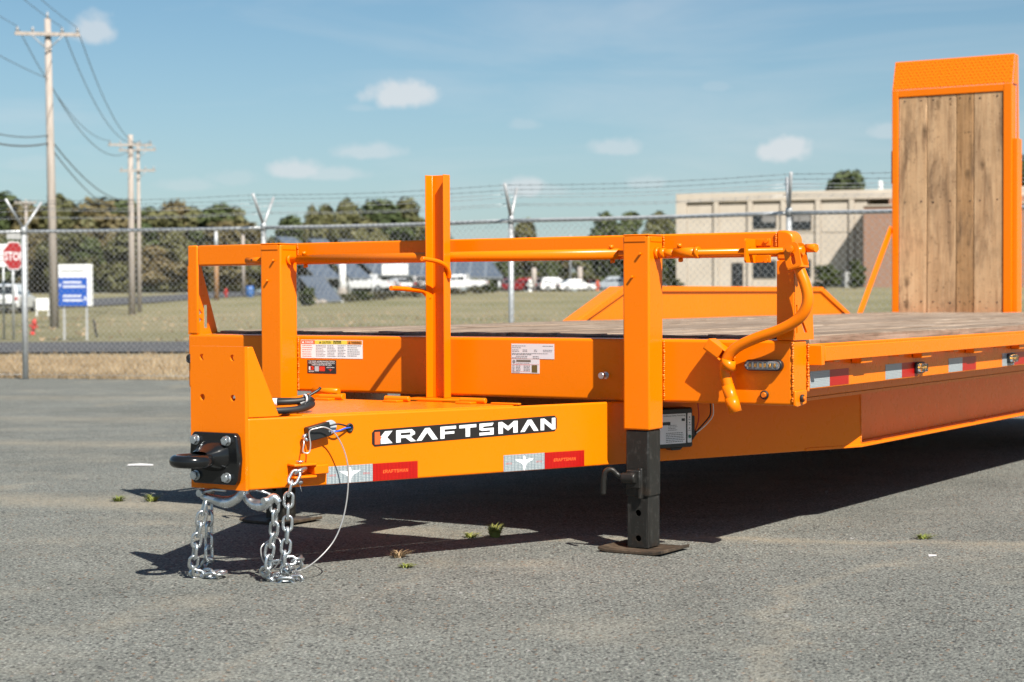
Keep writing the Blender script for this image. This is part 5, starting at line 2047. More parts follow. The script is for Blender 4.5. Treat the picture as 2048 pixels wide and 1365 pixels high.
# ------------------------------------------------------------------ signs
def quad_sign(root, name, w, h, z, mat, y=0.0, th=.02, off=0.0):
    return MB().box(off - w / 2, off + w / 2, y - th, y, z - h / 2, z + h / 2).build(name, mat, root)


# stop sign
sp = base_at(29, 683, 46)
ss = empty('stop_sign', sp, R_(57))
tag(ss, 'red octagonal STOP sign with white border on a grey post beside the fence corner', 'road sign')
zc = at(29, 512, 46).z - sp.z
R8 = .385
octo = lambda k: [(k * R8 * math.cos(R_(22.5 + 45 * i)), k * R8 * math.sin(R_(22.5 + 45 * i))) for i in range(8)]
fs_ = lambda a, b, h: (a, -h, zc + b)
MB().tube([(0, .03, 0), (0, .03, zc + .30)], .035, 8).build('post', 'galvanised', ss)
pl_ = MB().prism(octo(1), .0, .01, fs_).build('plate', 'white_print', ss)
MB().prism(octo(.93), .0104, .0120, fs_).build('face', 'stop_red', pl_)
mb = MB()
put_text(mb, 'STOP', .30, 0, -.115, .0126, fs_, width=.60, bold=True, center=True)
mb.build('lettering', 'white_print', pl_)
# two small panels above the stop sign and the grey sign beside it
MB().box(-.22, .22, -.012, 0, zc + .42, zc + .58).build('top_panel', 'sign_grey', ss)
b_ = base_at(8, 683, 47)
rs_ = empty('road_sign', b_, R_(10))
tag(rs_, 'pale rectangular road sign on a post at the left edge beside the stop sign', 'road sign')
z_ = at(8, 511, 47).z - b_.z
MB().tube([(0, .03, 0), (0, .03, z_ + .2)], .03, 8).build('post', 'galvanised', rs_)
p_ = MB().box(-.30, .16, -.015, 0, z_ - .29, z_ + .29).build('plate', 'white_print', rs_)
mb = MB()
for k, (w_, zz) in enumerate(((.26, .14), (.30, .0), (.2, -.14))):
    mb.box(-.07 - w_ / 2, -.07 + w_ / 2, -.0165, -.0152, z_ + zz - .035, z_ + zz + .03)
mb.build('lettering', 'sign_grey', p_)

# blue and white direction sign
b_ = base_at(150, 680, 46)
bs_ = empty('direction_sign', b_, R_(-9))
tag(bs_, 'white and blue direction sign with arrows on two grey posts beside the road', 'sign')
zt_, zm_, zb_ = (at(150, y_, 46).z - b_.z for y_ in (529, 556, 613))
for x in (-.30, .30):
    MB().box(x - .025, x + .025, .03, .08, -.05, zt_ - .1).build('post', 'sign_grey', bs_)
cab = MB().box(-.43, .43, -.0, .16, zb_ - .0, zt_).build('cabinet', 'white_paint', bs_, .01)
bl_ = MB().box(-.42, .335, -.012, -.001, zb_ + .01, zm_).build('blue_panel', 'blue_paint', bs_)
wp_ = MB().box(-.42, .335, -.012, -.001, zm_ + .004, zt_ - .01).build('white_panel', 'white_print', bs_)
mb = MB()
hh = zm_ - zb_


def strip_words(mb, x0, x1, z, h_, seed):
    rd = random.Random(seed)
    x = x0
    while x < x1 - .02:
        w_ = rd.uniform(.026, .045)
        mb.box(x, min(x + w_, x1), -.0145, -.0124, z - h_ / 2, z + h_ / 2)
        x += w_ + .010


strip_words(mb, -.30, .20, zb_ + hh * .84, .055, 1)
strip_words(mb, -.30, .30, zb_ + hh * .69, .055, 2)
strip_words(mb, -.30, .18, zb_ + hh * .36, .055, 3)
strip_words(mb, -.30, .22, zb_ + hh * .21, .055, 4)
fa = lambda a, b, h: (a, -h, b)
mb.prism([(-.41, zb_ + hh * .74), (-.36, zb_ + hh * .82), (-.36, zb_ + hh * .66)], .0124, .0145, fa)
mb.prism([(.325, zb_ + hh * .27), (.265, zb_ + hh * .37), (.265, zb_ + hh * .17)], .0124, .0145, fa)
mb.build('lettering', 'white_print', bl_)
mb = MB()
strip_words(mb, -.36, .26, (zm_ + zt_) / 2, .06, 5)
mb.build('lettering', 'sign_grey', wp_)
MB().tube(spline([(.47, .05, .50), (.52, .02, .36), (.55, 0, .18), (.60, 0, .06)], 4), [.03] * 13, 6).build('hanging_strap', 'black_rubber', bs_)
# small white board
b_ = base_at(85, 608, 104)
wb_ = empty('white_board_sign', b_, R_(8))
tag(wb_, 'small blank white sign on two short legs beside the far side road', 'sign')
MB().box(-.36, .36, -.04, .0, .30, 1.0).build('board', 'white_paint', wb_, .01)
for x in (-.33, .33):
    MB().box(x - .035, x + .035, .002, .06, -.05, .98).build('leg', 'white_paint', wb_)


# ------------------------------------------------------------------ hydrants, barrel
def hydrant(px, py, d, mat, label, hgt=.85, tilt=0.0):
    b = base_at(px, py, d)
    r = empty('fire_hydrant', b, R_(20))
    r.rotation_euler = (0, tilt, R_(20))
    tag(r, label, 'hydrant', 'fire hydrants')
    k = hgt / .85
    MB().tube([(0, 0, z * k) for z in (-.05, .02, .05, .06, .52, .54, .57, .60)], [.16 * k, .16 * k, .16 * k, .10 * k, .10 * k, .15 * k, .15 * k, .11 * k], 14).build('barrel', mat, r)
    MB().tube([(0, 0, z * k) for z in (.60, .66, .73, .78, .79, .85)], [.13 * k, .125 * k, .10 * k, .05 * k, .035 * k, .03 * k], 14).build('bonnet', mat, r)
    for s_ in (-1, 1):
        MB().tube([(s_ * .08 * k, 0, .42 * k), (s_ * .17 * k, 0, .42 * k), (s_ * .17 * k, 0, .42 * k), (s_ * .21 * k, 0, .42 * k)], [.055 * k, .055 * k, .075 * k, .07 * k], 10).build('nozzle', mat, r)
    MB().tube([(0, -.08 * k, .36 * k), (0, -.18 * k, .36 * k), (0, -.18 * k, .36 * k), (0, -.23 * k, .36 * k)], [.075 * k, .075 * k, .10 * k, .09 * k], 10).build('nozzle', mat, r)


hydrant(65, 669, 53, 'red_paint', 'leaning red fire hydrant between the stop sign and the tall utility pole', .46, R_(9))
hydrant(452, 597, 150, 'red_paint', 'distant red fire hydrant beside the brown timber post', .75)
hydrant(1060, 586, 190, 'white_paint', 'white fire hydrant in front of the parked red car', 1.35)
hydrant(1195, 586, 190, 'orange_post', 'orange red fire hydrant right of the white parked cars', 1.1)
b_ = base_at(500, 597, 150)
br_ = empty('blue_barrel', b_)
tag(br_, 'blue plastic barrel standing on the grass before the treeline', 'barrel')
MB().tube([(0, 0, z) for z in (0, .05, .3, .32, .35, .6, .62, .65, .86, .9)], [.30, .33, .34, .36, .34, .34, .36, .34, .33, .30], 18).build('body', 'barrel_blue', br_)
MB().tube([(0, 0, .901), (0, 0, .93)], [.31, .29], 18).build('lid', 'blue_paint', br_)


# ------------------------------------------------------------------ vehicles
def vehicle(px, py, d, kind, paint, yaw, label, group='cars in the far parking lot'):
    b = base_at(px, py, d)
    r = empty('parked_car' if kind != 'pickup' else 'pickup_truck', b, yaw)
    tag(r, label, 'car' if kind != 'pickup' else 'pickup truck', group)
    if kind == 'suv':
        L, Wd, H, belt = 4.7, 1.88, 1.74, 1.02
        low = [(-2.33, .42), (-2.28, .95), (-2.15, 1.02), (1.05, 1.02), (2.15, .90), (2.33, .70), (2.33, .40), (2.2, .30), (-2.25, .30)]
        top = [(-2.18, 1.03), (-1.92, 1.66), (-1.5, 1.74), (.1, 1.72), (1.05, 1.03)]
    elif kind == 'pickup':
        L, Wd, H, belt = 5.7, 1.95, 1.85, 1.15
        low = [(-2.85, .55), (-2.85, 1.10), (1.30, 1.12), (2.65, 1.05), (2.82, .85), (2.82, .50), (2.6, .40), (-2.7, .42)]
        top = [(-.75, 1.13), (-.60, 1.78), (-.2, 1.85), (.75, 1.82), (1.35, 1.13)]
    else:
        L, Wd, H, belt = 4.6, 1.8, 1.45, .92
        low = [(-2.28, .40), (-2.25, .90), (-1.6, .95), (1.05, .92), (2.1, .78), (2.28, .58), (2.25, .32), (2.0, .26), (-2.1, .26)]
        top = [(-1.75, .94), (-1.0, 1.40), (-.5, 1.45), (.3, 1.42), (1.15, .93)]
    hw = Wd / 2
    # body with slight tumblehome, as lofted side profile
    mb = MB()
    n = len(low)
    sect = [(-hw, .97), (-hw * .985, 1.0), (hw * .985, 1.0), (hw, .97)]
    vs = []
    for w_, k in ((-hw, .985), (-hw * .93, 1.0), (hw * .93, 1.0), (hw, .985)):
        for (x, z) in low:
            vs.append((x * k, w_, .3 + (z - .3) * (k if abs(w_) == hw else 1)))
    fs = [tuple(range(n))[::-1], tuple(range(3 * n, 4 * n))]
    for j in range(3):
        for i in range(n):
            fs.append((j * n + i, j * n + (i + 1) % n, (j + 1) * n + (i + 1) % n, (j + 1) * n + i))
    mb.add(vs, fs)
    body = mb.build('body', paint, r, .05)
    mb = MB()
    n = len(top)
    vs = []
    for s_ in (-1, 1):
        for (x, z) in top:
            w_ = hw * (.93 if z < belt + .1 else .74)
            vs.append((x, s_ * w_, z))
    fs = [tuple(range(n))[::-1], tuple(range(n, 2 * n))] + [(i, (i + 1) % n, n + (i + 1) % n, n + i) for i in range(n)]
    mb.add(vs, fs)
    mb.build('cabin', paint, r, .04)
    # glazing: side panes, screen, rear window
    g = MB()
    def lerp2(p, q, t_): return (p[0] + (q[0] - p[0]) * t_, p[1] + (q[1] - p[1]) * t_)
    x0b, x1b = top[0][0], top[-1][0]
    zt2 = top[1][1] - .08
    for s_ in (-1, 1):
        xs0, xs1 = top[0][0] + .22, top[-1][0] - .25
        xt0, xt1 = top[1][0] + .22, top[-2][0] - .05
        yb, yt = s_ * (hw * .93 + .004 - .02), s_ * (hw * .74 + .012)
        mid = (xs0 + xs1) / 2
        for a0, a1, c0, c1 in ((xs0, mid - .04, xt0, mid - .04), (mid + .04, xs1, mid + .04, xt1)):
            g.add([(a0, yb, belt + .10), (a1, yb, belt + .10), (c1, yt, zt2 + .02), (c0, yt, zt2 + .02)], [(0, 1, 2, 3)])
    for (p, q) in ((top[0], top[1]), (top[-1], top[-2])):
        dx = -.015 if p[0] < 0 else .015
        if p[0] < q[0]:
            dx = -.02
        a, b2_ = lerp2(p, q, .12), lerp2(p, q, .9)
        g.add([(a[0] + dx, -hw * .82, a[1] + .01), (a[0] + dx, hw * .82, a[1] + .01), (b2_[0] + dx, hw * .66, b2_[1] + .01), (b2_[0] + dx, -hw * .66, b2_[1] + .01)], [(0, 1, 2, 3)])
    g.build('windows', 'car_glass', r)
    xr_, xf = low[0][0], max(p[0] for p in low)
    for s_ in (-1, 1):
        MB().box(xr_ - .015, xr_ + .06, s_ * hw * .86 - .10, s_ * hw * .86 + .10, belt - .26, belt - .06).build('tail_light', 'red_lens', r)
        MB().box(xf - .16, xf + .012, s_ * hw * .80 - .16, s_ * hw * .80 + .16, .62, .76).build('headlight', 'clear_lens', r)
    MB().box(xr_ - .05, xr_ + .03, -hw * .9, hw * .9, .38, .56).build('bumper', 'black_plastic' if kind != 'pickup' else 'zinc', r)
    MB().box(xr_ - .012, xr_ + .02, -.26, .26, belt - .30, belt - .16).build('number_plate', 'sign_grey', r)
    wr = .36 if kind != 'sedan' else .32
    for x in (L * .30, -L * .30):
        for s_ in (-1, 1):
            w_ = MB()
            w_.tube([(x, s_ * (hw - .20), wr), (x, s_ * (hw - .17), wr), (x, s_ * (hw + .0), wr), (x, s_ * (hw + .03), wr)], [wr * .8, wr, wr, wr * .8], 18)
            wo_ = w_.build('wheel', 'tyre', r)
            MB().cyl((x, s_ * (hw + .031), wr), (x, s_ * (hw + .036), wr), wr * .62, 14).build('rim', 'wheel_metal', wo_)
    if kind == 'pickup':
        MB().box(-2.75, -.85, -hw * .86, hw * .86, 1.128, 1.134).build('bed_floor', 'black_plastic', r)
        ra_ = MB()
        for s_ in (-1, 1):
            ra_.box(-2.8, -.80, s_ * hw * .9 - .04, s_ * hw * .9 + .04, 1.122, 1.22)
        ra_.box(-.80, -.74, -hw * .85, hw * .85, 1.122, 1.9)
        ra_.build('bed_rails', paint, r)
    return r


vehicle(26, 629, 112, 'suv', 'car_white', R_(90), 'white SUV seen from behind on the side road at the left edge', 'cars on the side road')
vehicle(735, 588, 194, 'pickup', 'car_white', R_(158), 'white pickup truck parked in front of the left end of the solar canopy')
vehicle(795, 578, 197, 'sedan', 'car_white', R_(120), 'white car parked left of the dark car by the solar canopy')
vehicle(840, 576, 197, 'suv', 'car_dark', R_(100), 'dark car parked before the middle of the solar canopy')
vehicle(922, 577, 195, 'pickup', 'car_white', R_(170), 'white pickup truck parked before the right half of the solar canopy')
vehicle(1046, 581, 228, 'suv', 'car_red', R_(150), 'bright red car parked right of the solar canopy')
vehicle(1112, 583, 222, 'suv', 'car_white', R_(20), 'large white SUV in the parked row behind the white hydrant')
vehicle(1152, 582, 216, 'sedan', 'car_white', R_(15), 'lower white car parked right of the large white SUV')
vehicle(1186, 581, 234, 'sedan', 'car_maroon', R_(95), 'maroon car parked behind the orange hydrant')
vehicle(1222, 582, 226, 'suv', 'car_silver', R_(165), 'silver blue SUV at the right end of the parked row')
vehicle(1015, 580, 238, 'suv', 'car_maroon', R_(95), 'dark red car partly hidden left of the bright red car')


# ------------------------------------------------------------------ solar racks and canopy
def rack(corners, d0, d1, label, name='solar_rack'):
    """tilted rack: four photo corners (top left, top right, bottom right, bottom left); top edge at d1, foot at d0"""
    P = [at(*corners[0], d1), at(*corners[1], d1), at(*corners[2], d0), at(*corners[3], d0)]
    o = P[3].copy()
    o.z = gz(o.x, o.y)
    root = empty(name, o)
    tag(root, label, 'solar panel', 'tilted solar racks')
    nrm = (P[1] - P[0]).cross(P[3] - P[0]).normalized()
    vs = [p - o for p in P] + [p - o + nrm * .12 for p in P]
    mb = MB().add(vs, [(0, 1, 2, 3), (7, 6, 5, 4), (0, 4, 5, 1), (1, 5, 6, 2), (2, 6, 7, 3), (3, 7, 4, 0)])
    mb.build('panel_field', 'solar_glass', root)
    for p in P + [(P[0] + P[3]) / 2, (P[1] + P[2]) / 2]:
        q = p - o
        gz_ = gz(p.x, p.y) - o.z
        MB().tube([(q.x, q.y + .15, gz_ - .1), (q.x, q.y + .15, q.z - .05)], .08, 8).build('leg', 'galvanised', root)
    return root


hr = hit(662, 606)
rack([(597, 552), (646, 552), (684, 600), (640, 603)], hr, hr + 8, 'low tilted solar rack above the round dark bush')
rack([(553, 473), (590, 475), (684, 556), (632, 556)], 150, 172, 'tall tilted solar rack behind the low one, leftmost of the tall racks')
rack([(616, 478), (652, 478), (745, 556), (700, 556)], 156, 178, 'tall tilted solar rack right of the first tall rack')
# canopy over the parking bays
c0 = [at(676, 482, 222), at(968, 506, 222), at(1006, 559, 205), at(748, 553, 205)]
o = c0[3].copy()
o.z = gz(o.x, o.y)
cn = empty('solar_canopy', o)
tag(cn, 'long grey solar canopy sloping over the parked vehicles', 'canopy')
nrm = (c0[1] - c0[0]).cross(c0[3] - c0[0]).normalized()
vs = [p - o for p in c0] + [p - o - nrm * .25 for p in c0]
MB().add(vs, [(0, 1, 2, 3), (7, 6, 5, 4), (0, 4, 5, 1), (1, 5, 6, 2), (2, 6, 7, 3), (3, 7, 4, 0)]).build('roof', 'solar_glass', cn)
for t_ in (.04, .35, .66, .97):
    for (pa, pb) in ((c0[3], c0[2]), (c0[0], c0[1])):
        p = pa.lerp(pb, t_)
        MB().tube([(p.x - o.x, p.y - o.y, gz(p.x, p.y) - o.z - .1), (p.x - o.x, p.y - o.y, p.z - o.z - .2)], .16, 8).build('column', 'galvanised', cn)
bn = at(790, 539, 203)
b_ = empty('white_banner', bn)
tag(b_, 'blank white banner hanging on the front of the solar canopy', 'banner')
MB().box(-1.45, 1.45, -.06, 0, -.62, .62).build('cloth', 'white_paint', b_)
MB().tube([(-1.45, -.03, .62), (1.45, -.03, .62)], .05, 8).build('rod', 'galvanised', b_)

# ------------------------------------------------------------------ office building
BD = 154.0
pL, pR = at(1352, 575, BD + 2), at(1784, 575, BD - 3.5)
bo_ = Vector((pL.x, pL.y, gz(pL.x, pL.y) - .3))
bd = empty('office_building', bo_, math.atan2(pR.y - pL.y, pR.x - pL.x))
tag(bd, 'two storey beige panelled office building with dark windows and a brick end bay', 'building')
BW = (pR - pL).length
zz = lambda py: at(1352, py, BD + 2).z - bo_.z
ZTOP, Z1, Z2 = zz(388), zz(406), zz(412)
sc_ = BW / (1784 - 1352)
bx_ = lambda px: (px - 1352) * sc_
xB = bx_(1738)
cap_ = MB().box(0, BW + 40, 0, 26, Z1, ZTOP).build('parapet', 'concrete_panel', bd, .04)
MB().box(-.02, xB, .45, 25, -1, Z1 - .003).build('back_wall', 'concrete_panel', bd)
piers = [1352, 1429, 1498, 1565, 1634, 1700]
pw = .42
for i, px in enumerate(piers):
    x = bx_(px)
    w_ = pw if i else .9
    MB().box(x, x + w_, 0.02, .46, -1, Z1 - .002).build('pier', 'concrete_panel', bd, .02)
edges = piers + [1738]
for i in range(6):
    x0_, x1_ = bx_(edges[i]) + (pw if i else .9) + .03, bx_(edges[i + 1]) - .03
    # panel with a shadow gap under the parapet and a joint line at its right edge
    mids = zz(470)
    MB().box(x0_, x1_ - .10, .16, .44, mids + .03, Z1 - .28).build('wall_panel', 'concrete_panel', bd, .02)
    MB().box(x0_, x1_ - .10, .16, .44, -1, mids - .03).build('wall_panel', 'concrete_panel', bd, .02)
    MB().box(x1_ - .09, x1_ + .02, .30, .44, -1, Z1 - .05).build('panel_joint', 'panel_joint', bd)


def win(px0, px1, py0, py1, cat='window'):
    x0_, x1_, z0_, z1_ = bx_(px0), bx_(px1), zz(py1), zz(py0)
    f_ = MB()
    f_.box(x0_, x1_, .10, .155, z0_, z0_ + .07).box(x0_, x1_, .10, .155, z1_ - .07, z1_)
    f_.box(x0_, x0_ + .07, .10, .155, z0_ + .072, z1_ - .072).box(x1_ - .07, x1_, .10, .155, z0_ + .072, z1_ - .072)
    xm = x0_ + (x1_ - x0_) * .42
    f_.box(xm - .03, xm + .03, .10, .155, z0_ + .072, z1_ - .072)
    fo_ = f_.build(cat, 'window_frame', bd)
    MB().box(x0_ + .07, x1_ - .07, .125, .150, z0_ + .07, z1_ - .07).build('pane', 'window_glass', fo_)
    return fo_, x0_, x1_, z0_, z1_


w_, a_, c_, z0_, z1_ = win(1503, 1556, 433, 460)
MB().box(bx_(1528), c_ - .1, .112, .124, z0_ + .5, z1_ - .1).build('blind', 'blind_grey', w_)
w_, a_, c_, z0_, z1_ = win(1584, 1626, 433, 464)
MB().box(bx_(1590), c_ - .1, .112, .124, z0_ + .7, z1_ - .1).build('blind', 'blind_grey', w_)
win(1502, 1556, 523, 558)
win(1586, 1625, 522, 556)
w_, a_, c_, z0_, z1_ = win(1466, 1489, 527, 574, 'door')
MB().box(c_ - .3, c_ - .24, .06, .1, z0_ + 1.0, z0_ + 1.2).build('handle', 'zinc', w_)
# brick end bay standing forward
MB().box(xB + .0, BW + 40, -3.2, -0.01, -1, zz(424)).build('brick_bay', 'brick_wall', bd)
MB().box(xB - .1, BW + 40.1, -3.3, .0, zz(424) + .002, zz(421)).build('coping', 'concrete_panel', bd)
MB().box(bx_(1778), BW + 40, .02, .4, zz(421) + .01, Z1 - .01).build('brick_bay', 'brick_wall', bd)
MB().box(bx_(1728), bx_(1738), -.5, -.15, zz(437), zz(431)).build('wall_lamp', 'white_paint', bd, .03)
MB().box(bx_(1750), bx_(1756), 3, 4.2, ZTOP + .002, ZTOP + .9).build('roof_vent', 'white_paint', bd, .05)
MB().box(bx_(1700) , bx_(1709), -2.6, -1.9, -.2, zz(548)).build('utility_box', 'sign_grey', bd, .04)

# ------------------------------------------------------------------ trees and bushes
def crown_mesh(name, seed, mat, w=1.0, nclump=16, per=170, leaf=1.25, flat=1.0, low=.10):
    rd = random.Random(seed)
    mb = MB()
    # unit crown: radius ~1 horizontally, height from low..1 along z (scaled by 2 below)
    for c_ in range(nclump):
        th = rd.uniform(0, 6.283)
        u_ = rd.random()
        zc_ = low + (1 - low) * (0.08 + .88 * u_)
        prof = math.sin(math.pi * min(1, max(0, (zc_ - low) / (1 - low) * .86 + .10))) ** .7
        rr1 = rd.uniform(.15, .80) * prof * w
        cx_, cy_ = rr1 * math.cos(th), rr1 * math.sin(th)
        cr_ = rd.uniform(.26, .46)
        for k in range(per):
            v = Vector((rd.gauss(0, 1), rd.gauss(0, 1), rd.gauss(0, 1))).normalized() * cr_ * rd.uniform(.55, 1.0)
            p = Vector((cx_ + v.x, cy_ + v.y, zc_ + v.z * .38 * flat))
            n_ = (v.normalized() + Vector((rd.uniform(-.6, .6), rd.uniform(-.6, .6), rd.uniform(-.2, .8)))).normalized()
            t1 = n_.orthogonal().normalized()
            a = rd.uniform(0, 6.283)
            t2 = n_.cross(t1)
            e1__ = (t1 * math.cos(a) + t2 * math.sin(a)) * leaf * .1 * rd.uniform(.6, 1.3)
            e2__ = (t2 * math.cos(a) - t1 * math.sin(a)) * leaf * .1 * rd.uniform(.4, .9)
            e1__.z *= .35
            e2__.z *= .35
            mb.add([p - e1__, p + e2__ * .8, p + e1__, p - e2__ * .8], [(0, 1, 2, 3)])
    me = mb.mesh(name)
    me.materials.append(MATS[mat])
    return me


def trunk_mesh(seed):
    rd = random.Random(seed)
    mb = MB().tube([(0, 0, -.03), (.01, 0, .2), (rd.uniform(-.03, .03), 0, .5), (rd.uniform(-.05, .05), 0, .85)], [.045, .035, .024, .006], 8)
    for k in range(6):
        a = rd.uniform(0, 6.28)
        z = rd.uniform(.25, .65)
        mb.tube([(0, 0, z), (.25 * math.cos(a), .25 * math.sin(a), z + .10), (.52 * math.cos(a), .52 * math.sin(a), z + .16)], [.017, .011, .003], 6)
    me = mb.mesh('trunk')
    me.materials.append(MATS['bark'])
    return me


CR = {}
for kind, mat in (('olive', 'leaf_olive'), ('green', 'leaf_green'), ('autumn', 'leaf_autumn')):
    CR[kind] = [crown_mesh('crown', 10 * k + len(kind), mat, nclump=(24, 28, 22)[k], low=(.08, .04, .14)[k]) for k in range(3)]
TRK = [trunk_mesh(k) for k in range(3)]


def tree(px, pytop, d, wpx, kind, v, label, group='trees in the far treeline', name='tree', cat='tree'):
    b = base_at(px, 590, d)
    H = at(px, pytop, d).z - b.z
    Rw = wpx / 2 * d / FPX
    root = empty(name, b, v * 1.7 + px * .01)
    tag(root, label, cat, group)
    for nm_, me in (('trunk', TRK[v % 3]), ('crown', CR[kind][v % 3])):
        o_ = bpy.data.objects.new(nm_, me)
        COL.objects.link(o_)
        o_.parent = root
        o_.scale = (Rw, Rw, H) if nm_ == 'crown' else (H * .32, H * .32, H)
    return root


rd = random.Random(21)
HUE = {'olive': 'olive green', 'green': 'dark green', 'autumn': 'rusty brown'}
ORD = ['first', 'second', 'third', 'fourth', 'fifth', 'sixth', 'seventh', 'eighth', 'ninth', 'tenth']


def numbered(marks, px, seen):
    m_ = [t for t in marks if t[0] <= px]
    nm_ = m_[-1][1] if m_ else 'left edge of the view'
    seen[nm_] = seen.get(nm_, 0) + 1
    return ORD[seen[nm_] - 1] + ' right of ' + nm_


MARKS = [(101, 'tall utility pole'), (272, 'twin utility poles'), (433, 'brown timber post')]
# main wall of trees on the left
tops = [(-30, 395), (5, 392), (35, 405), (62, 396), (90, 418), (118, 400), (145, 412), (172, 424), (200, 408), (236, 400), (258, 430), (300, 420), (322, 425), (352, 412), (384, 414), (410, 428), (440, 418), (470, 424), (498, 430)]
seen = {}
for i, (px, py) in enumerate(tops):
    kind = ('olive', 'green', 'olive', 'autumn', 'olive')[i % 5] if px not in (236,) else 'green'
    t_ = tree(px, py + 7 + rd.uniform(-6, 6), 232 + rd.uniform(-5, 9), rd.uniform(118, 156), kind, i, '%s treetop in far treeline, %s' % (HUE[kind], numbered(MARKS, px, seen)))
seen = {}
for i in range(17):
    px = -20 + i * 31 + rd.uniform(-8, 8)
    kind = ('olive', 'olive', 'green', 'autumn')[i % 4]
    tree(px, rd.uniform(452, 492), 218 + rd.uniform(-3, 5), rd.uniform(110, 140), kind, i + 1, 'lower %s tree fronting the treeline, %s' % (HUE[kind], numbered(MARKS, px, seen)), 'lower trees along the front of the treeline')
# separate trees seen above the rail
for px, py, d, w_, kind, v, lb in ((582, 442, 250, 78, 'green', 1, 'low round green tree left of the gap above the guard rail'),
                                   (625, 424, 240, 40, 'olive', 2, 'narrow pale tree left of the pair above the guard rail'),
                                   (652, 416, 235, 64, 'olive', 0, 'bushy olive tree above the solar racks'),
                                   (694, 410, 232, 66, 'olive', 1, 'tall olive tree right of the bushy one above the solar racks'),
                                   (762, 406, 236, 112, 'green', 0, 'wide round tree left of the orange stake'),
                                   (812, 410, 240, 96, 'olive', 2, 'wide spreading tree partly behind the orange stake'),
                                   (725, 446, 226, 90, 'olive', 2, 'lower bushy tree filling in under the wide round tree'),
                                   (880, 462, 250, 70, 'olive', 1, 'low tree just right of the orange stake'),
                                   (1054, 448, 262, 62, 'olive', 1, 'lone pointed tree right of the middle fence post'),
                                   (1212, 436, 240, 66, 'green', 2, 'dark tree left of the right jack top'),
                                   (1262, 430, 226, 84, 'green', 0, 'dark tree behind the right jack top'),
                                   (1318, 434, 215, 78, 'olive', 1, 'tree beside the left corner of the office building'),
                                   (1340, 470, 205, 70, 'green', 2, 'dark green tree against the left corner of the office building'),
                                   (1692, 350, 196, 104, 'green', 0, 'tree crown rising behind the office building roof'),
                                   (2052, 330, 150, 60, 'green', 1, 'tree at the right edge behind the ramp')):
    tree(px, py, d, w_ * 1.3, kind, v, lb, 'separate trees beyond the fence')
# low belt behind the parked cars
seen = {}
for i in range(13):
    px = 985 + i * 28 + rd.uniform(-6, 6)
    kind = ('olive', 'green', 'autumn')[i % 3]
    tree(px, rd.uniform(508, 530), 256 + rd.uniform(-4, 6), rd.uniform(80, 105), kind, i, 'low %s tree behind parked cars, %s' % (HUE[kind], numbered([(1030, 'red car'), (1090, 'large white SUV'), (1141, 'slim lamp post'), (1238, 'right jack')], px, seen)), 'low trees behind the parked cars')
seen = {}
for i in range(9):
    px = 560 + i * 44 + rd.uniform(-8, 8)
    kind = ('green', 'olive')[i % 2]
    tree(px, rd.uniform(492, 515), 250 + rd.uniform(-4, 6), rd.uniform(70, 90), kind, i, 'low %s tree behind solar canopy, %s' % (HUE[kind], numbered([(595, 'left jack'), (685, 'white column'), (850, 'orange stake')], px, seen)), 'low trees behind the solar canopy')

BUSH = crown_mesh('foliage', 77, 'leaf_bush', nclump=26, per=160, leaf=1.0, low=.05, flat=1.1)
BUSHA = crown_mesh('foliage', 78, 'leaf_autumn', nclump=18, per=130, leaf=1.0, low=.05, flat=1.1)
BUSHO = crown_mesh('foliage', 79, 'leaf_olive', nclump=18, per=130, leaf=1.0, low=.05, flat=1.1)


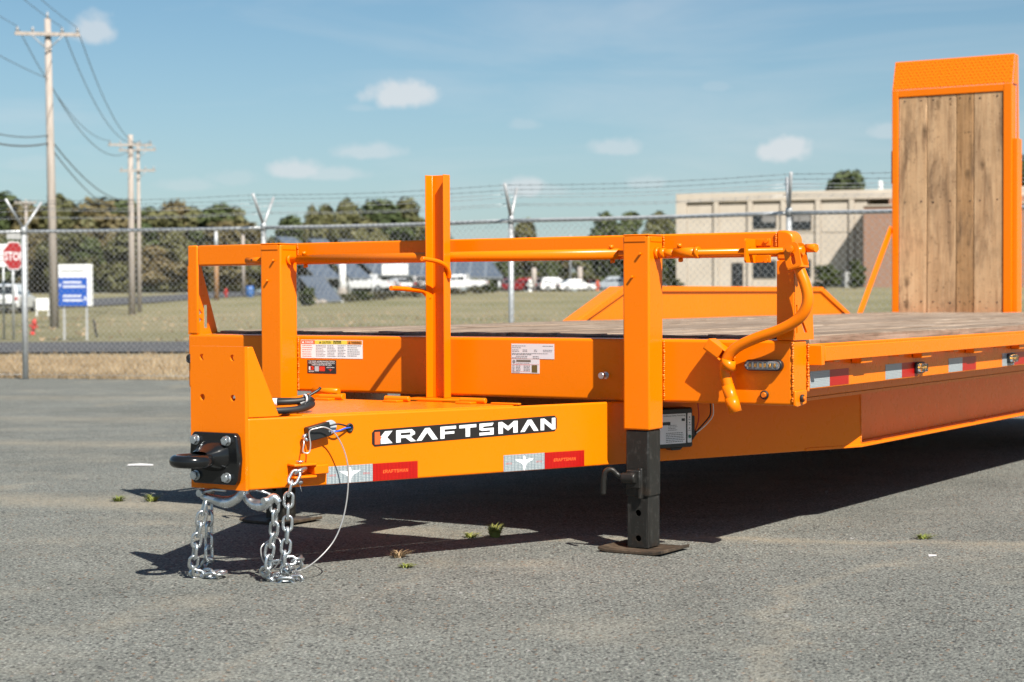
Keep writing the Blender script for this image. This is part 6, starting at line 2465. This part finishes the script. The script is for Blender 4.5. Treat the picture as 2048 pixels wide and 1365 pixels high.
def bush(px, pytop, pybase, d, wpx, me, label, group=None, fixed=False):
    if not fixed:
        d = hit(px, pybase) or d
    b = base_at(px, pybase, d)
    H = at(px, pytop, d).z - b.z
    root = empty('bush', b, px * .1)
    tag(root, label, 'bush', group)
    o_ = bpy.data.objects.new('foliage', me)
    COL.objects.link(o_)
    o_.parent = root
    o_.scale = (wpx / 2 * d / FPX,) * 2 + (H,)
    MB().tube([(0, 0, -.1), (0, 0, H * .5)], [.06, .03], 6).build('stem', 'bark', root)


bush(617, 577, 612, 132, 42, BUSH, 'round dark bush in front of the low solar rack')
bush(1651, 533, 578, 138, 74, BUSH, 'rounded clipped green bush in front of the office building')
bush(1712, 524, 578, 150, 46, BUSH, 'dark foliage clump standing in for the shade in the corner beside the brick bay')  # added clump, draws the dark shadow in the building corner
bush(1352, 560, 578, 152, 34, BUSH, 'small green bush at the left corner of the office building')
for i, (px, py, pb, w_, me, lb) in enumerate(((690, 588, 604, 44, BUSHO, 'yellowish shrub at the left end of the hedge bed'), (722, 584, 602, 44, BUSH, 'dark shrub second from the left in the hedge bed'),
                                              (752, 585, 600, 46, BUSHA, 'rusty shrub below the white pickup truck'), (788, 584, 597, 48, BUSHO, 'olive shrub in the hedge bed below the dark car'),
                                              (826, 582, 595, 46, BUSHA, 'rusty shrub in the hedge bed left of the stake'), (912, 578, 590, 40, BUSHA, 'rusty shrub in the hedge bed right of the stake'),
                                              (946, 574, 588, 42, BUSHO, 'yellowish shrub near the right end of the hedge bed'), (976, 570, 586, 38, BUSH, 'dark shrub at the right end of the hedge bed'))):
    bush(px, py, pb, 165, w_ * 1.4, me, lb, 'shrubs in the hedge bed')
seen = {}
for i in range(11):
    px = 160 + i * 34
    bush(px, 572 + (i % 3) * 4, 590, 205, 64, (BUSHO, BUSH, BUSHO)[i % 3], 'weedy undergrowth clump below the treeline, %s' % numbered(MARKS, px, seen), 'undergrowth at the foot of the treeline', True)
for p, w__ in (((612, 611), 'left'), ((630, 608), 'middle'), ((645, 607), 'right')):
    b = base_at(p[0], p[1], hit(*p) or 130)
    tag(MB().ball((0, 0, .08), .30, 8, (1.2, .9, .7)).build('boulder', 'stone', None, loc=b), 'pale boulder at the foot of the low solar rack, %s of the three' % w__, 'boulder', 'boulders by the low solar rack')

if '_datum' in TR:
    del TR['_datum']
